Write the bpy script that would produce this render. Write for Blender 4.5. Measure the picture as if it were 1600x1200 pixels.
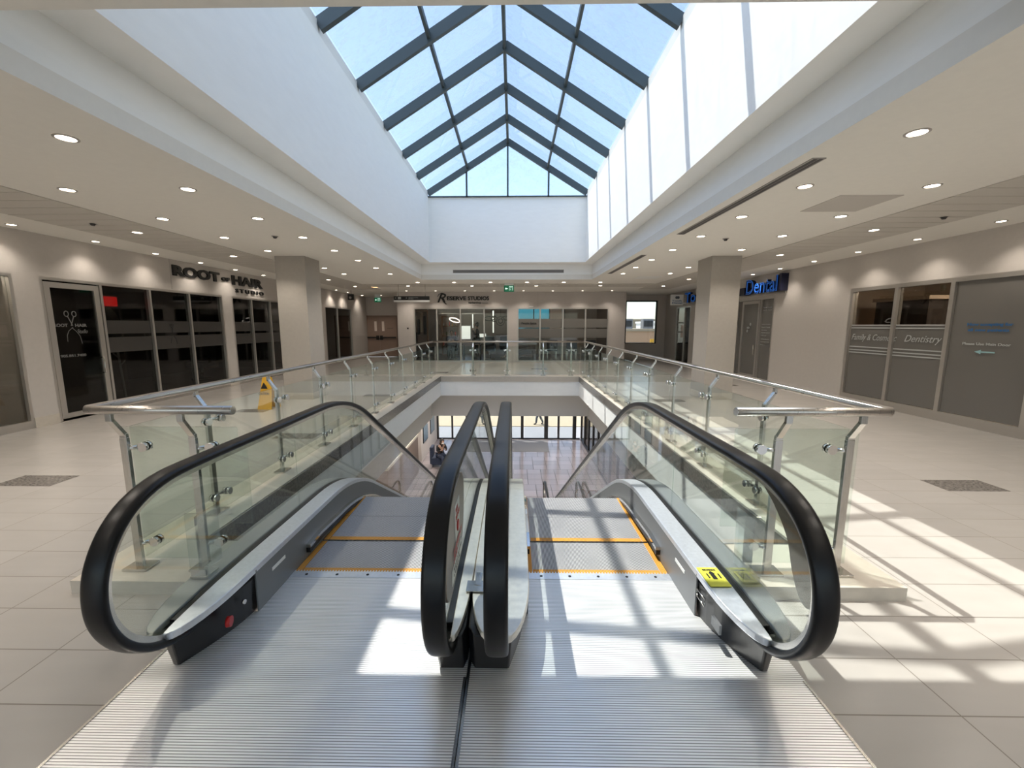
import bpy, bmesh, math, random
from mathutils import Vector, Matrix
random.seed(7)
R = math.radians
for o in list(bpy.data.objects): bpy.data.objects.remove(o)
scene = bpy.context.scene
COL = scene.collection

# ------------------------------------------------------------------ camera
cam_d = bpy.data.cameras.new('camera')
cam_d.sensor_width = 36; cam_d.lens = 650/1600*36; cam_d.shift_x = 0.0039
cam_d.clip_start = 0.05; cam_d.clip_end = 400
cam = bpy.data.objects.new('camera', cam_d); COL.objects.link(cam)
cam.location = (0, 0, 1.6); cam.rotation_euler = (R(90-7.97), 0, R(0.8))
scene.camera = cam

# ------------------------------------------------------------------ world, sun, exposure
world = bpy.data.worlds.new('world'); scene.world = world; world.use_nodes = True
wn = world.node_tree.nodes; wl = world.node_tree.links
sky = wn.new('ShaderNodeTexSky'); sky.sky_type = 'NISHITA'; sky.sun_disc = False
sky.sun_elevation = R(70); sky.sun_rotation = R(-123); sky.air_density = 1.0; sky.dust_density = 1.2; sky.ozone_density = 1.5
bg = wn['Background']; bg.inputs['Strength'].default_value = 0.265
hz = wn.new('ShaderNodeMix'); hz.data_type = 'RGBA'; hz.inputs[0].default_value = .20; hz.inputs[7].default_value = (2.0, 2.05, 2.1, 1)   # thin high cloud
wl.new(sky.outputs['Color'], hz.inputs[6]); tn = wn.new('ShaderNodeVectorMath'); tn.operation = 'MULTIPLY'; tn.inputs[1].default_value = (.90, .895, .86)
wl.new(hz.outputs[2], tn.inputs[0]); wl.new(tn.outputs[0], bg.inputs['Color'])
sun_d = bpy.data.lights.new('sun', 'SUN'); sun_d.energy = 3.9; sun_d.angle = R(0.53); sun_d.color = (1, .95, .87)
sun = bpy.data.objects.new('sun', sun_d); COL.objects.link(sun)
sun.rotation_euler = Vector((.335, -.2, -1)).to_track_quat('-Z', 'Y').to_euler()
sun.location = (-8, 12, 20)
vs = scene.view_settings
vs.view_transform = 'Standard'; vs.look = 'None'; vs.gamma = 1; vs.use_curve_mapping = False
vs.exposure = 0.92
LAMP_W = 39.0

# ------------------------------------------------------------------ materials
M = {}
def mat(name, col, rough=.5, metal=0.0, spec=.5, emit=None, es=0, noise=0, nscale=(3,3,3), bump=0, coat=0):
    m = bpy.data.materials.new(name); m.use_nodes = True
    nt = m.node_tree; b = nt.nodes['Principled BSDF']
    b.inputs['Base Color'].default_value = (*col, 1); b.inputs['Roughness'].default_value = rough
    b.inputs['Metallic'].default_value = metal; b.inputs['Specular IOR Level'].default_value = spec
    b.inputs['Coat Weight'].default_value = coat
    if emit: b.inputs['Emission Color'].default_value = (*emit, 1); b.inputs['Emission Strength'].default_value = es
    if noise:
        tc = nt.nodes.new('ShaderNodeTexCoord'); mp = nt.nodes.new('ShaderNodeMapping'); nz = nt.nodes.new('ShaderNodeTexNoise')
        mp.inputs['Scale'].default_value = nscale; nz.inputs['Detail'].default_value = 4
        nt.links.new(tc.outputs['Object'], mp.inputs['Vector']); nt.links.new(mp.outputs['Vector'], nz.inputs['Vector'])
        mx = nt.nodes.new('ShaderNodeMapRange'); mx.inputs['From Min'].default_value = .3; mx.inputs['From Max'].default_value = .7
        mx.inputs['To Min'].default_value = 1-noise; mx.inputs['To Max'].default_value = 1+noise*.5
        nt.links.new(nz.outputs['Fac'], mx.inputs['Value'])
        vm = nt.nodes.new('ShaderNodeVectorMath'); vm.operation = 'SCALE'; vm.inputs[0].default_value = col
        nt.links.new(mx.outputs['Result'], vm.inputs['Scale']); nt.links.new(vm.outputs['Vector'], b.inputs['Base Color'])
        rr = nt.nodes.new('ShaderNodeMapRange'); rr.inputs['To Min'].default_value = max(0.02, rough-.08); rr.inputs['To Max'].default_value = min(1, rough+.08)
        nt.links.new(nz.outputs['Fac'], rr.inputs['Value']); nt.links.new(rr.outputs['Result'], b.inputs['Roughness'])
        if bump:
            bp = nt.nodes.new('ShaderNodeBump'); bp.inputs['Strength'].default_value = bump; bp.inputs['Distance'].default_value = .01
            nt.links.new(nz.outputs['Fac'], bp.inputs['Height']); nt.links.new(bp.outputs['Normal'], b.inputs['Normal'])
    M[name] = m; return m
def glass(name, tint=(.93,.97,.95), refl=1.0, rough=0.0, frost=0.0, fcol=(.5,.5,.47), dirt=0):
    m = bpy.data.materials.new(name); m.use_nodes = True; nt = m.node_tree; nt.nodes.clear()
    out = nt.nodes.new('ShaderNodeOutputMaterial'); tr = nt.nodes.new('ShaderNodeBsdfTransparent'); gl = nt.nodes.new('ShaderNodeBsdfGlossy')
    tr.inputs['Color'].default_value = (*tint, 1); gl.inputs['Roughness'].default_value = rough
    lw = nt.nodes.new('ShaderNodeLayerWeight'); lw.inputs['Blend'].default_value = .5
    fp_ = nt.nodes.new('ShaderNodeMath'); fp_.operation = 'POWER'; fp_.inputs[1].default_value = 4.0; nt.links.new(lw.outputs['Facing'], fp_.inputs[0])
    fr = nt.nodes.new('ShaderNodeMath'); fr.operation = 'MULTIPLY_ADD'; fr.inputs[1].default_value = .9; fr.inputs[2].default_value = .035; nt.links.new(fp_.outputs[0], fr.inputs[0])
    mu = nt.nodes.new('ShaderNodeMath'); mu.operation = 'MULTIPLY'; mu.inputs[1].default_value = refl; mu.use_clamp = True
    mx = nt.nodes.new('ShaderNodeMixShader')
    nt.links.new(fr.outputs[0], mu.inputs[0]); nt.links.new(mu.outputs[0], mx.inputs[0])
    nt.links.new(gl.outputs[0], mx.inputs[2])
    base = tr.outputs[0]
    if frost or dirt:
        df = nt.nodes.new('ShaderNodeBsdfDiffuse'); df.inputs['Color'].default_value = (*fcol, 1)
        m2 = nt.nodes.new('ShaderNodeMixShader'); m2.inputs[0].default_value = frost
        if dirt:
            tc = nt.nodes.new('ShaderNodeTexCoord'); mp = nt.nodes.new('ShaderNodeMapping'); nz = nt.nodes.new('ShaderNodeTexNoise')
            mp.inputs['Scale'].default_value = (1.2, 2.2, 1.2); mp.inputs['Rotation'].default_value = (0, 0, .5); nz.inputs['Detail'].default_value = 6; nz.inputs['Distortion'].default_value = 1.5
            mr = nt.nodes.new('ShaderNodeMapRange'); mr.inputs['From Min'].default_value = .45; mr.inputs['From Max'].default_value = .75; mr.inputs['To Max'].default_value = dirt
            nt.links.new(tc.outputs['Object'], mp.inputs['Vector']); nt.links.new(mp.outputs['Vector'], nz.inputs['Vector'])
            nt.links.new(nz.outputs['Fac'], mr.inputs['Value']); nt.links.new(mr.outputs['Result'], m2.inputs[0])
        nt.links.new(tr.outputs[0], m2.inputs[1]); nt.links.new(df.outputs[0], m2.inputs[2]); base = m2.outputs[0]
    nt.links.new(base, mx.inputs[1]); nt.links.new(mx.outputs[0], out.inputs['Surface'])
    M[name] = m; return m
def math_node(nt, op, a, b=None):
    n = nt.nodes.new('ShaderNodeMath'); n.operation = op
    for i, v in enumerate((a, b)):
        if v is None: continue
        if hasattr(v, 'links'): nt.links.new(v, n.inputs[i])
        else: n.inputs[i].default_value = v
    return n.outputs[0]
def stripes(name, col, dark, pitch, duty, axis, rough=.35, metal=1.0, bump=.4):
    """ribbed metal: grooves of their own dark colour, pitch in metres"""
    m = mat(name, col, rough, metal); nt = m.node_tree; b = nt.nodes['Principled BSDF']
    tc = nt.nodes.new('ShaderNodeTexCoord'); sp = nt.nodes.new('ShaderNodeSeparateXYZ'); nt.links.new(tc.outputs['Object'], sp.inputs[0])
    f = math_node(nt, 'FRACT', math_node(nt, 'DIVIDE', sp.outputs[axis], pitch))
    tri = math_node(nt, 'ABSOLUTE', math_node(nt, 'SUBTRACT', f, .5))
    mr = nt.nodes.new('ShaderNodeMapRange'); mr.inputs['From Min'].default_value = duty*.5-.08; mr.inputs['From Max'].default_value = duty*.5+.08
    nt.links.new(tri, mr.inputs['Value'])
    mx = nt.nodes.new('ShaderNodeMix'); mx.data_type = 'RGBA'
    mx.inputs[6].default_value = (*dark, 1); mx.inputs[7].default_value = (*col, 1)
    nt.links.new(mr.outputs[0], mx.inputs[0])
    nz = nt.nodes.new('ShaderNodeTexNoise'); nz.inputs['Scale'].default_value = 5; nz.inputs['Detail'].default_value = 5
    nt.links.new(tc.outputs['Object'], nz.inputs['Vector'])
    rr = nt.nodes.new('ShaderNodeMapRange'); rr.inputs['To Min'].default_value = rough-.12; rr.inputs['To Max'].default_value = rough+.15
    nt.links.new(nz.outputs['Fac'], rr.inputs['Value']); nt.links.new(rr.outputs[0], b.inputs['Roughness'])
    nt.links.new(mx.outputs[2], b.inputs['Base Color'])
    bp = nt.nodes.new('ShaderNodeBump'); bp.inputs['Strength'].default_value = bump; bp.inputs['Distance'].default_value = .003
    nt.links.new(mr.outputs[0], bp.inputs['Height']); nt.links.new(bp.outputs['Normal'], b.inputs['Normal'])
    return m
def tiles(name, col, grout, rough, dark_cells=(), x0l=-2.27, x0r=1.855, y0=1.84, tw=.6, th=.3, var=.05, offset=False, gw=.003):
    m = mat(name, col, rough); nt = m.node_tree; b = nt.nodes['Principled BSDF']
    tc = nt.nodes.new('ShaderNodeTexCoord'); sp = nt.nodes.new('ShaderNodeSeparateXYZ'); nt.links.new(tc.outputs['Object'], sp.inputs[0])
    X, Y = sp.outputs[0], sp.outputs[1]
    right = math_node(nt, 'GREATER_THAN', X, 0)
    org = math_node(nt, 'ADD', x0l, math_node(nt, 'MULTIPLY', right, x0r-x0l))
    v = math_node(nt, 'DIVIDE', math_node(nt, 'SUBTRACT', Y, y0), th); vc = math_node(nt, 'FLOOR', v)
    u = math_node(nt, 'DIVIDE', math_node(nt, 'SUBTRACT', X, org), tw)
    if offset: u = math_node(nt, 'ADD', u, math_node(nt, 'MULTIPLY', math_node(nt, 'FLOOR', math_node(nt, 'DIVIDE', vc, 3)), .5))
    uc = math_node(nt, 'FLOOR', u)
    fu = math_node(nt, 'FRACT', u); fv = math_node(nt, 'FRACT', v)
    du = math_node(nt, 'MULTIPLY', math_node(nt, 'SUBTRACT', .5, math_node(nt, 'ABSOLUTE', math_node(nt, 'SUBTRACT', fu, .5))), tw)
    dv = math_node(nt, 'MULTIPLY', math_node(nt, 'SUBTRACT', .5, math_node(nt, 'ABSOLUTE', math_node(nt, 'SUBTRACT', fv, .5))), th)
    d = math_node(nt, 'MINIMUM', du, dv); g = math_node(nt, 'LESS_THAN', d, gw)
    wn_ = nt.nodes.new('ShaderNodeTexWhiteNoise'); wn_.noise_dimensions = '2D'
    cb = nt.nodes.new('ShaderNodeCombineXYZ'); nt.links.new(uc, cb.inputs[0]); nt.links.new(vc, cb.inputs[1]); nt.links.new(cb.outputs[0], wn_.inputs['Vector'])
    mp = nt.nodes.new('ShaderNodeMapping'); mp.inputs['Scale'].default_value = (1.2, 5, 1); nz = nt.nodes.new('ShaderNodeTexNoise'); nz.inputs['Detail'].default_value = 3; nz.inputs['Scale'].default_value = 2
    av = nt.nodes.new('ShaderNodeVectorMath'); av.operation = 'ADD'; nt.links.new(tc.outputs['Object'], av.inputs[0])
    sc = nt.nodes.new('ShaderNodeVectorMath'); sc.operation = 'SCALE'; sc.inputs['Scale'].default_value = 7; nt.links.new(wn_.outputs['Color'], sc.inputs[0]); nt.links.new(sc.outputs[0], av.inputs[1])
    nt.links.new(av.outputs[0], mp.inputs['Vector']); nt.links.new(mp.outputs[0], nz.inputs['Vector'])
    k = math_node(nt, 'ADD', 1-var, math_node(nt, 'ADD', math_node(nt, 'MULTIPLY', wn_.outputs['Value'], var*1.2), math_node(nt, 'MULTIPLY', nz.outputs['Fac'], .10)))
    vm = nt.nodes.new('ShaderNodeVectorMath'); vm.operation = 'SCALE'; vm.inputs[0].default_value = col; nt.links.new(k, vm.inputs['Scale'])
    dk = None
    for (cu, cv) in dark_cells:
        e = math_node(nt, 'MULTIPLY', math_node(nt, 'COMPARE', uc, cu), math_node(nt, 'COMPARE', vc, cv))
        dk = e if dk is None else math_node(nt, 'MAXIMUM', dk, e)
    src = vm.outputs[0]
    if dark_cells:
        for n in nt.nodes:
            if n.type == 'MATH' and n.operation == 'COMPARE': n.inputs[2].default_value = .2
        # accent tiles: the first of the pair of integers tells which side of the hall the tile lies on
        m0 = nt.nodes.new('ShaderNodeMix'); m0.data_type = 'RGBA'; m0.inputs[7].default_value = (.16, .145, .13, 1)
        nt.links.new(src, m0.inputs[6]); nt.links.new(dk, m0.inputs[0]); src = m0.outputs[2]
    m1 = nt.nodes.new('ShaderNodeMix'); m1.data_type = 'RGBA'; m1.inputs[7].default_value = (*grout, 1)
    nt.links.new(src, m1.inputs[6]); nt.links.new(g, m1.inputs[0]); nt.links.new(m1.outputs[2], b.inputs['Base Color'])
    nt.links.new(math_node(nt, 'ADD', rough-.06, math_node(nt, 'ADD', math_node(nt, 'MULTIPLY', nz.outputs['Fac'], .03), math_node(nt, 'MULTIPLY', g, .4))), b.inputs['Roughness'])
    return m

mat('wall', (.50, .465, .43), .75, noise=.03)
mat('far_wall', (.52, .48, .45), .75, noise=.03)
mat('ceiling', (.76, .735, .68), .8, noise=.02)
mat('slat_ceiling', (.55, .52, .47), .6)
mat('well', (.88, .88, .86), .8, noise=.02, nscale=(.8, .8, 3))
mat('bulkhead', (.66, .64, .61), .7)
mat('column', (.37, .34, .30), .6, noise=.04)
mat('aluminium', (.50, .475, .44), .35, .75)
mat('dark_metal', (.03, .03, .032), .4, .5)
mat('rafter', (.060, .080, .088), .45, .3)
mat('steel', (.62, .60, .56), .22, 1.0, noise=.08, nscale=(40, 3, 3))
mat('cap_steel', (.50, .465, .43), .30, 1.0, noise=.05, nscale=(40, 3, 3))
mat('chrome', (.75, .74, .72), .12, 1.0)
mat('deck_steel', (.74, .77, .82), .36, .75, noise=.07, nscale=(9, 9, 9))
mat('centre_steel', (.76, .73, .67), .36, .75, noise=.07, nscale=(7, 7, 7))
mat('plate_steel', (.26, .21, .18), .35, 1.0)
mat('grey_panel', (.20, .205, .21), .45, .35, noise=.05)
mat('outer_panel', (.30, .31, .29), .4, .6)
mat('rubber', (.006, .006, .007), .33, 0, .32)
mat('black_plastic', (.008, .008, .009), .35)
mat('curb_tile', (.52, .47, .40), .35, noise=.06)
mat('curb_granite', (.17, .155, .14), .22, noise=.5, nscale=(9, 9, 9))
mat('yellow', (.85, .36, .02), .5, noise=.15, nscale=(60, 60, 60))
mat('lamp_glow', (.9, .9, .9), .5, emit=(1, .86, .7), es=9)
mat('lamp_ring', (.45, .42, .40), .4, .5)
mat('amber_glow', (.8, .5, .3), .5, emit=(1, .55, .25), es=1.5)
mat('black', (.006, .006, .006), .5)
mat('interior_dark', (.03, .022, .018), .6)
mat('interior_floor', (.06, .035, .028), .3)
mat('interior_mid', (.14, .11, .09), .7)
mat('interior_warm', (.50, .40, .31), .7)
mat('door_paint', (.27, .185, .145), .5)
mat('door_frame', (.20, .14, .11), .5)
mat('vent_dark', (.05, .045, .045), .5)
mat('vent_grey', (.35, .33, .31), .5)
mat('panel_grey', (.50, .47, .43), .7)
mat('vinyl_white', (.42, .43, .42), .6)
mat('vinyl_faint', (.16, .16, .155), .6)
mat('vinyl_teal', (.30, .50, .52), .6)
mat('vinyl_blue', (.02, .12, .30), .6)
mat('sign_blue_edge', (.02, .16, .7), .4, emit=(.01, .14, .6), es=.16)
mat('sign_navy', (.006, .008, .03), .35)
mat('white', (.75, .75, .73), .6)
mat('paper', (.80, .70, .62), .7)
mat('exit_green', (.01, .12, .06), .4, emit=(0, .3, .12), es=.12)
mat('exit_white', (.7, .8, .75), .5, emit=(.7, 1, .85), es=.5)
mat('red_led', (.4, .01, .01), .4, emit=(.8, .01, .01), es=.5)
mat('red', (.45, .015, .012), .4)
mat('yellow_plastic', (.55, .30, .02), .45)
mat('label_yellow', (.62, .60, .06), .5)
mat('skin', (.42, .26, .19), .6)
mat('hair', (.012, .009, .008), .6)
mat('cloth_black', (.012, .012, .014), .8)
mat('cloth_grey', (.10, .12, .14), .8)
mat('cloth_navy', (.02, .03, .06), .8)
mat('cloth_tan', (.35, .28, .2), .8)
mat('mask_white', (.7, .7, .7), .7)
mat('wood', (.20, .10, .05), .5)
mat('kiosk', (.17, .125, .10), .5)
mat('poster_blue', (.10, .16, .22), .4, noise=.5, nscale=(2, 2, 2))
mat('plant', (.05, .09, .03), .6)
mat('concrete', (.30, .255, .18), .85, noise=.08, nscale=(.6, .6, .6))
mat('apron', (.27, .275, .29), .8)
mat('tan_paving', (.40, .335, .23), .85, noise=.06, nscale=(.6, .6, .6))
mat('bounce_paving', (.62, .60, .56), .8)  # pale, for more bounce from the added terrace
mat('asphalt', (.20, .20, .205), .85)
mat('brick_tan', (.40, .27, .17), .85, noise=.1)
mat('blind', (.40, .37, .33), .8)
mat('lit_ring', (.8, .75, .7), .5, emit=(1, .85, .75), es=1.2)
glass('rail_glass', (.925, .96, .942), 1.0)
glass('skylight_glass', (.95, .975, .985), .55, dirt=.12, fcol=(.85, .87, .87))
glass('shop_glass', (.55, .55, .53), 1.0)
glass('teal_glass', (.20, .42, .52), .8)
glass('clear_glass', (.92, .94, .94), .8)
glass('dark_tint', (.42, .40, .37), 1.1)
glass('frosted', (.5, .5, .47), .5, .25, .8, (.075, .07, .065))
glass('frosted_light', (.5, .5, .47), .5, .25, .80, (.20, .19, .175))
glass('acrylic', (.96, .98, .97), 2.0, 0, .08, (.9, .92, .9))
tiles('floor_tile', (.35, .33, .305), (.15, .13, .11), .26, dark_cells=())
tiles('lower_tile', (.30, .265, .27), (.05, .045, .045), .20, var=.2, offset=True, tw=.62, th=.62, gw=.012)
stripes('landing_ribs', (.90, .90, .90), (.20, .195, .19), .0112, .26, 1, .36, .5, .15)
stripes('tread_ribs', (.58, .57, .57), (.08, .08, .085), .0095, .42, 0, .45, .5)
stripes('yellow_ribs', (.74, .36, .05), (.25, .08, .01), .0095, .35, 0, .5, 0)

# ------------------------------------------------------------------ builders
ORG = {}
class MB:
    def __init__(s): s.bm = bmesh.new()
    def box(s, x0, y0, z0, x1, y1, z1, rot=None, piv=None):
        if x0 > x1: x0, x1 = x1, x0
        if y0 > y1: y0, y1 = y1, y0
        if z0 > z1: z0, z1 = z1, z0
        c = [(x0,y0,z0),(x1,y0,z0),(x1,y1,z0),(x0,y1,z0),(x0,y0,z1),(x1,y0,z1),(x1,y1,z1),(x0,y1,z1)]
        if rot:
            m = Matrix.Rotation(rot[1], 3, rot[0]); p = Vector(piv or ((x0+x1)/2, (y0+y1)/2, (z0+z1)/2))
            c = [m @ (Vector(v)-p)+p for v in c]
        v = [s.bm.verts.new(q) for q in c]
        for f in ((0,3,2,1),(4,5,6,7),(0,1,5,4),(1,2,6,5),(2,3,7,6),(3,0,4,7)): s.bm.faces.new([v[i] for i in f])
        return s
    def bar(s, p, q, w, h, up=(0,0,1)):
        p, q = Vector(p), Vector(q); d = (q-p).normalized(); up = Vector(up)
        if abs(d.dot(up)) > .99: up = Vector((0,1,0))
        sx = d.cross(up).normalized(); u = sx.cross(d)
        rings = []
        for c in (p, q): rings.append([s.bm.verts.new(c+sx*a*w/2+u*b*h/2) for a, b in ((-1,-1),(1,-1),(1,1),(-1,1))])
        s._skin(rings, True); return s
    def _skin(s, rings, cap=True, closed=False, smooth=False):
        n = len(rings[0]); fs = []
        rr = list(zip(rings, rings[1:])) + ([(rings[-1], rings[0])] if closed else [])
        for a, b in rr:
            for i in range(n):
                j = (i+1) % n; f = s.bm.faces.new((a[i], a[j], b[j], b[i])); f.smooth = smooth
        if cap and not closed:
            s.bm.faces.new(list(reversed(rings[0]))); s.bm.faces.new(rings[-1])
    def tube(s, pts, r, n=12, closed=False, smooth=True):
        pts = [Vector(p) for p in pts]; rs = r if isinstance(r, (list, tuple)) else [r]*len(pts)
        rings = []; prev = None
        for i, p in enumerate(pts):
            if closed: d = pts[(i+1) % len(pts)]-pts[i-1]
            else: d = pts[min(i+1, len(pts)-1)]-pts[max(i-1, 0)]
            d.normalize()
            if prev is None:
                u = Vector((0,0,1)) if abs(d.z) < .9 else Vector((1,0,0)); u = (u-d*u.dot(d)).normalized()
            else: u = (prev-d*prev.dot(d)).normalized()
            prev = u; w = d.cross(u)
            rings.append([s.bm.verts.new(p+(u*math.cos(t)+w*math.sin(t))*rs[i]) for t in [2*math.pi*k/n for k in range(n)]])
        s._skin(rings, True, closed, smooth); return s
    def cyl(s, p, q, r, n=20, r2=None): return s.tube([p, q], [r, r if r2 is None else r2], n)
    def sphere(s, c, r, sc=(1,1,1), n=16):
        res = bmesh.ops.create_uvsphere(s.bm, u_segments=n, v_segments=n//2+2, radius=r)
        for v in res['verts']: v.co = Vector((v.co.x*sc[0], v.co.y*sc[1], v.co.z*sc[2]))+Vector(c)
        for v in res['verts']:
            for f in v.link_faces: f.smooth = True
        return s
    def sweep_x(s, path, prof, x, closed=False):
        """path of (y,z); prof of (dx, dn): dx across, dn along the path normal"""
        rings = []
        P = [Vector((0, a, b)) for a, b in path]
        for i, p in enumerate(P):
            d = (P[(i+1) % len(P)]-P[i-1]) if closed else (P[min(i+1, len(P)-1)]-P[max(i-1, 0)])
            d.normalize(); nrm = Vector((0, -d.z, d.y))
            rings.append([s.bm.verts.new(Vector((x+a, p.y, p.z))+nrm*b) for a, b in prof])
        s._skin(rings, True, closed, len(prof) > 6); return s
    def prism_x(s, poly, x0, x1):
        a = [s.bm.verts.new((x0, y, z)) for y, z in poly]; b = [s.bm.verts.new((x1, y, z)) for y, z in poly]
        s._skin([a, b], True); return s
    def prism_y(s, poly, y0, y1):
        a = [s.bm.verts.new((x, y0, z)) for x, z in poly]; b = [s.bm.verts.new((x, y1, z)) for x, z in poly]
        s._skin([a, b], True); return s
    def prism_z(s, poly, z0, z1):
        a = [s.bm.verts.new((x, y, z0)) for x, y in poly]; b = [s.bm.verts.new((x, y, z1)) for x, y in poly]
        s._skin([a, b], True); return s
    def loft(s, rings, smooth=False):
        s._skin([[s.bm.verts.new(v) for v in r] for r in rings], True, False, smooth); return s
    def build(s, name, m, parent=None, kind=None, bevel=0, label=None):
        bmesh.ops.recalc_face_normals(s.bm, faces=s.bm.faces)
        off = Vector(ORG.get(parent.name, (0,0,0))) if parent else Vector((0,0,0))
        if off.length: bmesh.ops.translate(s.bm, vec=-off, verts=s.bm.verts)
        me = bpy.data.meshes.new(name); s.bm.to_mesh(me); s.bm.free()
        for mm in (m if isinstance(m, (list, tuple)) else [m]): me.materials.append(M[mm])
        o = bpy.data.objects.new(name, me); COL.objects.link(o)
        if parent: o.parent = parent
        ORG[o.name] = tuple(off)
        if kind: o['kind'] = kind
        if label: o['label'] = label
        if bevel:
            b = o.modifiers.new('bevel', 'BEVEL'); b.width = bevel; b.segments = 2; b.limit_method = 'ANGLE'
        return o
def thing(name, label, cat, loc=(0,0,0), group=None):
    o = bpy.data.objects.new(name, None); COL.objects.link(o); o.location = loc; o.empty_display_size = .1
    o['label'] = label; o['category'] = cat
    if group: o['group'] = group
    ORG[o.name] = tuple(loc); return o
def tag(o, label, cat, group=None):
    o['label'] = label; o['category'] = cat
    if group: o['group'] = group
    return o
def recentre(o, loc):
    """gives a one-mesh thing its origin at loc"""
    loc = Vector(loc); o.data.transform(Matrix.Translation(-loc)); o.location = loc; ORG[o.name] = tuple(loc); return o
def dup(root, loc, label=None, parent=None):
    c = root.copy(); COL.objects.link(c)
    if parent is None: c.location = loc
    else: c.parent = parent
    if label: c['label'] = label
    for ch in root.children: dup(ch, None, None, c)
    ORG[c.name] = tuple(loc) if loc else (0,0,0)
    return c
def text(name, s, org, right, width, height, m, parent=None, depth=.01, bold=0, shear=0, stretch=True):
    """lettering as a mesh; org = lower left corner, right = reading direction, up is +z"""
    cu = bpy.data.curves.new('tmp', 'FONT'); cu.body = s; cu.size = 1; cu.offset = bold; cu.extrude = .02; cu.shear = shear; cu.resolution_u = 3
    to = bpy.data.objects.new('tmp', cu); COL.objects.link(to)
    dg = bpy.context.evaluated_depsgraph_get(); me = bpy.data.meshes.new_from_object(to.evaluated_get(dg)); bpy.data.objects.remove(to)
    xs = [v.co.x for v in me.vertices]; ys = [v.co.y for v in me.vertices]
    if not xs: return None
    x0, x1, y0, y1 = min(xs), max(xs), min(ys), max(ys)
    sx = width/(x1-x0); sy = height/(y1-y0) if stretch else sx
    rt = Vector(right).normalized(); up = Vector((0,0,1)); nm = rt.cross(up)
    off = Vector(ORG.get(parent.name, (0,0,0))) if parent else Vector((0,0,0))
    for v in me.vertices:
        v.co = Vector(org)+rt*((v.co.x-x0)*sx)+up*((v.co.y-y0)*sy)+nm*((v.co.z+.02)/.04*depth)-off
    me.name = name; me.materials.clear(); me.materials.append(M[m])
    for p in me.polygons: p.material_index = 0
    o = bpy.data.objects.new(name, me); COL.objects.link(o)
    if parent: o.parent = parent
    ORG[o.name] = tuple(off); return o
def struct(mb, name, m, parent=None): return mb.build(name, m, parent, kind='structure')
def catmull(pts, n=6):
    out = []; P = [Vector(p) for p in pts]; P = [2*P[0]-P[1]]+P+[2*P[-1]-P[-2]]
    for i in range(1, len(P)-2):
        for k in range(n):
            t = k/n; a, b, c, d = P[i-1], P[i], P[i+1], P[i+2]
            out.append(tuple(.5*((2*b)+(c-a)*t+(2*a-5*b+4*c-d)*t*t+(3*b-a-3*c+d)*t**3)))
    out.append(tuple(P[-2])); return out

# ================================================================== THE SETTING
ZC = 3.05
LX, RX = -7.55, 7.2           # side walls
FY = 18.3                     # far shop wall
VL, VR, VN, VF = -2.22, 1.97, 2.75, 12.45   # opening in the floor

# floor slabs of the upper level, round the opening
fl = MB()
fl.box(-12, -5, -.3, VL-.005, 24, 0).box(VR+.005, -5, -.3, 12, 24, 0).box(VL-.005, -5, -.3, -1.735, VN, 0).box(1.325, -5, -.3, VR+.005, VN, 0)
fl.box(-1.735, -5, -.3, 1.325, .9, 0).box(VL-.005, VF, -.3, VR+.005, 24, 0)
floor = struct(fl, 'floor', 'floor_tile')
for n_, (x, y) in enumerate(((4.255, 3.94), (-5.27, 3.94), (2.455, 5.14), (4.255, 7.54), (-5.27, 7.54), (-3.47, 5.74), (-3.47, 9.34), (-5.87, 11.14), (3.055, 8.74), (5.455, 11.14), (-2.87, 14.14), (.655, 15.34))):
    tag(MB().box(x+.003, y+.003, 0, x+.597, y+.297, .0012).build('accent_tile', 'curb_granite'), 'dark accent tile set in the beige upper floor tiling', 'tile', 'dark accent tiles in the upper floor')

# ceiling with the coffer, soffit and skylight well
CL_, CR_, CN, CF = -2.93, 2.47, 2.12, 13.5      # lip of the coffer
WL, WR, WN, WF, WZ, EZ = -2.575, 2.17, 2.42, 13.08, 3.52, 5.40
c = MB()
c.box(-12, -5, ZC, CL_, 24, ZC+.15).box(CR_, -5, ZC, 12, 24, ZC+.15).box(CL_, -5, ZC, CR_, CN, ZC+.15).box(CL_, CF, ZC, CR_, 24, ZC+.15)
struct(c, 'ceiling', 'ceiling')
t = .08
struct(MB().box(CL_-t, CN-t, ZC+.15, CL_, CF+t, WZ).box(CR_, CN-t, ZC+.15, CR_+t, CF+t, WZ).box(CL_, CN-t, ZC+.15, CR_, CN, WZ).box(CL_, CF, ZC+.15, CR_, CF+t, WZ)
       .box(CL_-t, CN-t, WZ, WL, CF+t, WZ+.1).box(WR, CN-t, WZ, CR_+t, CF+t, WZ+.1).box(WL, CN-t, WZ, WR, WN, WZ+.1).box(WL, WF, WZ, WR, CF+t, WZ+.1), 'trim_1', 'well')
struct(MB().box(WL-.12, WN-.12, WZ+.1, WL, WF+.12, EZ), 'wall_well_left', 'well')
struct(MB().box(WR, WN-.12, WZ+.1, WR+.12, WF+.12, EZ), 'wall_well_right', 'well')
struct(MB().box(WL, WF, WZ+.1, WR, WF+.12, EZ), 'wall_well_far', 'well')
struct(MB().box(WL, WN-.12, WZ+.1, WR, WN, EZ), 'wall_well_near', 'well')
# roof deck around the well (keeps the daylight to the skylight)
struct(MB().box(-12.3, -5.3, 3.7, CL_-t, 24.3, 3.9).box(CR_+t, -5.3, 3.7, 12.3, 24.3, 3.9).box(CL_-t, -5.3, 3.7, CR_+t, CN-t, 3.9).box(CL_-t, CF+t, 3.7, CR_+t, 24.3, 3.9), 'trim_roof', 'interior_mid')
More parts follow.
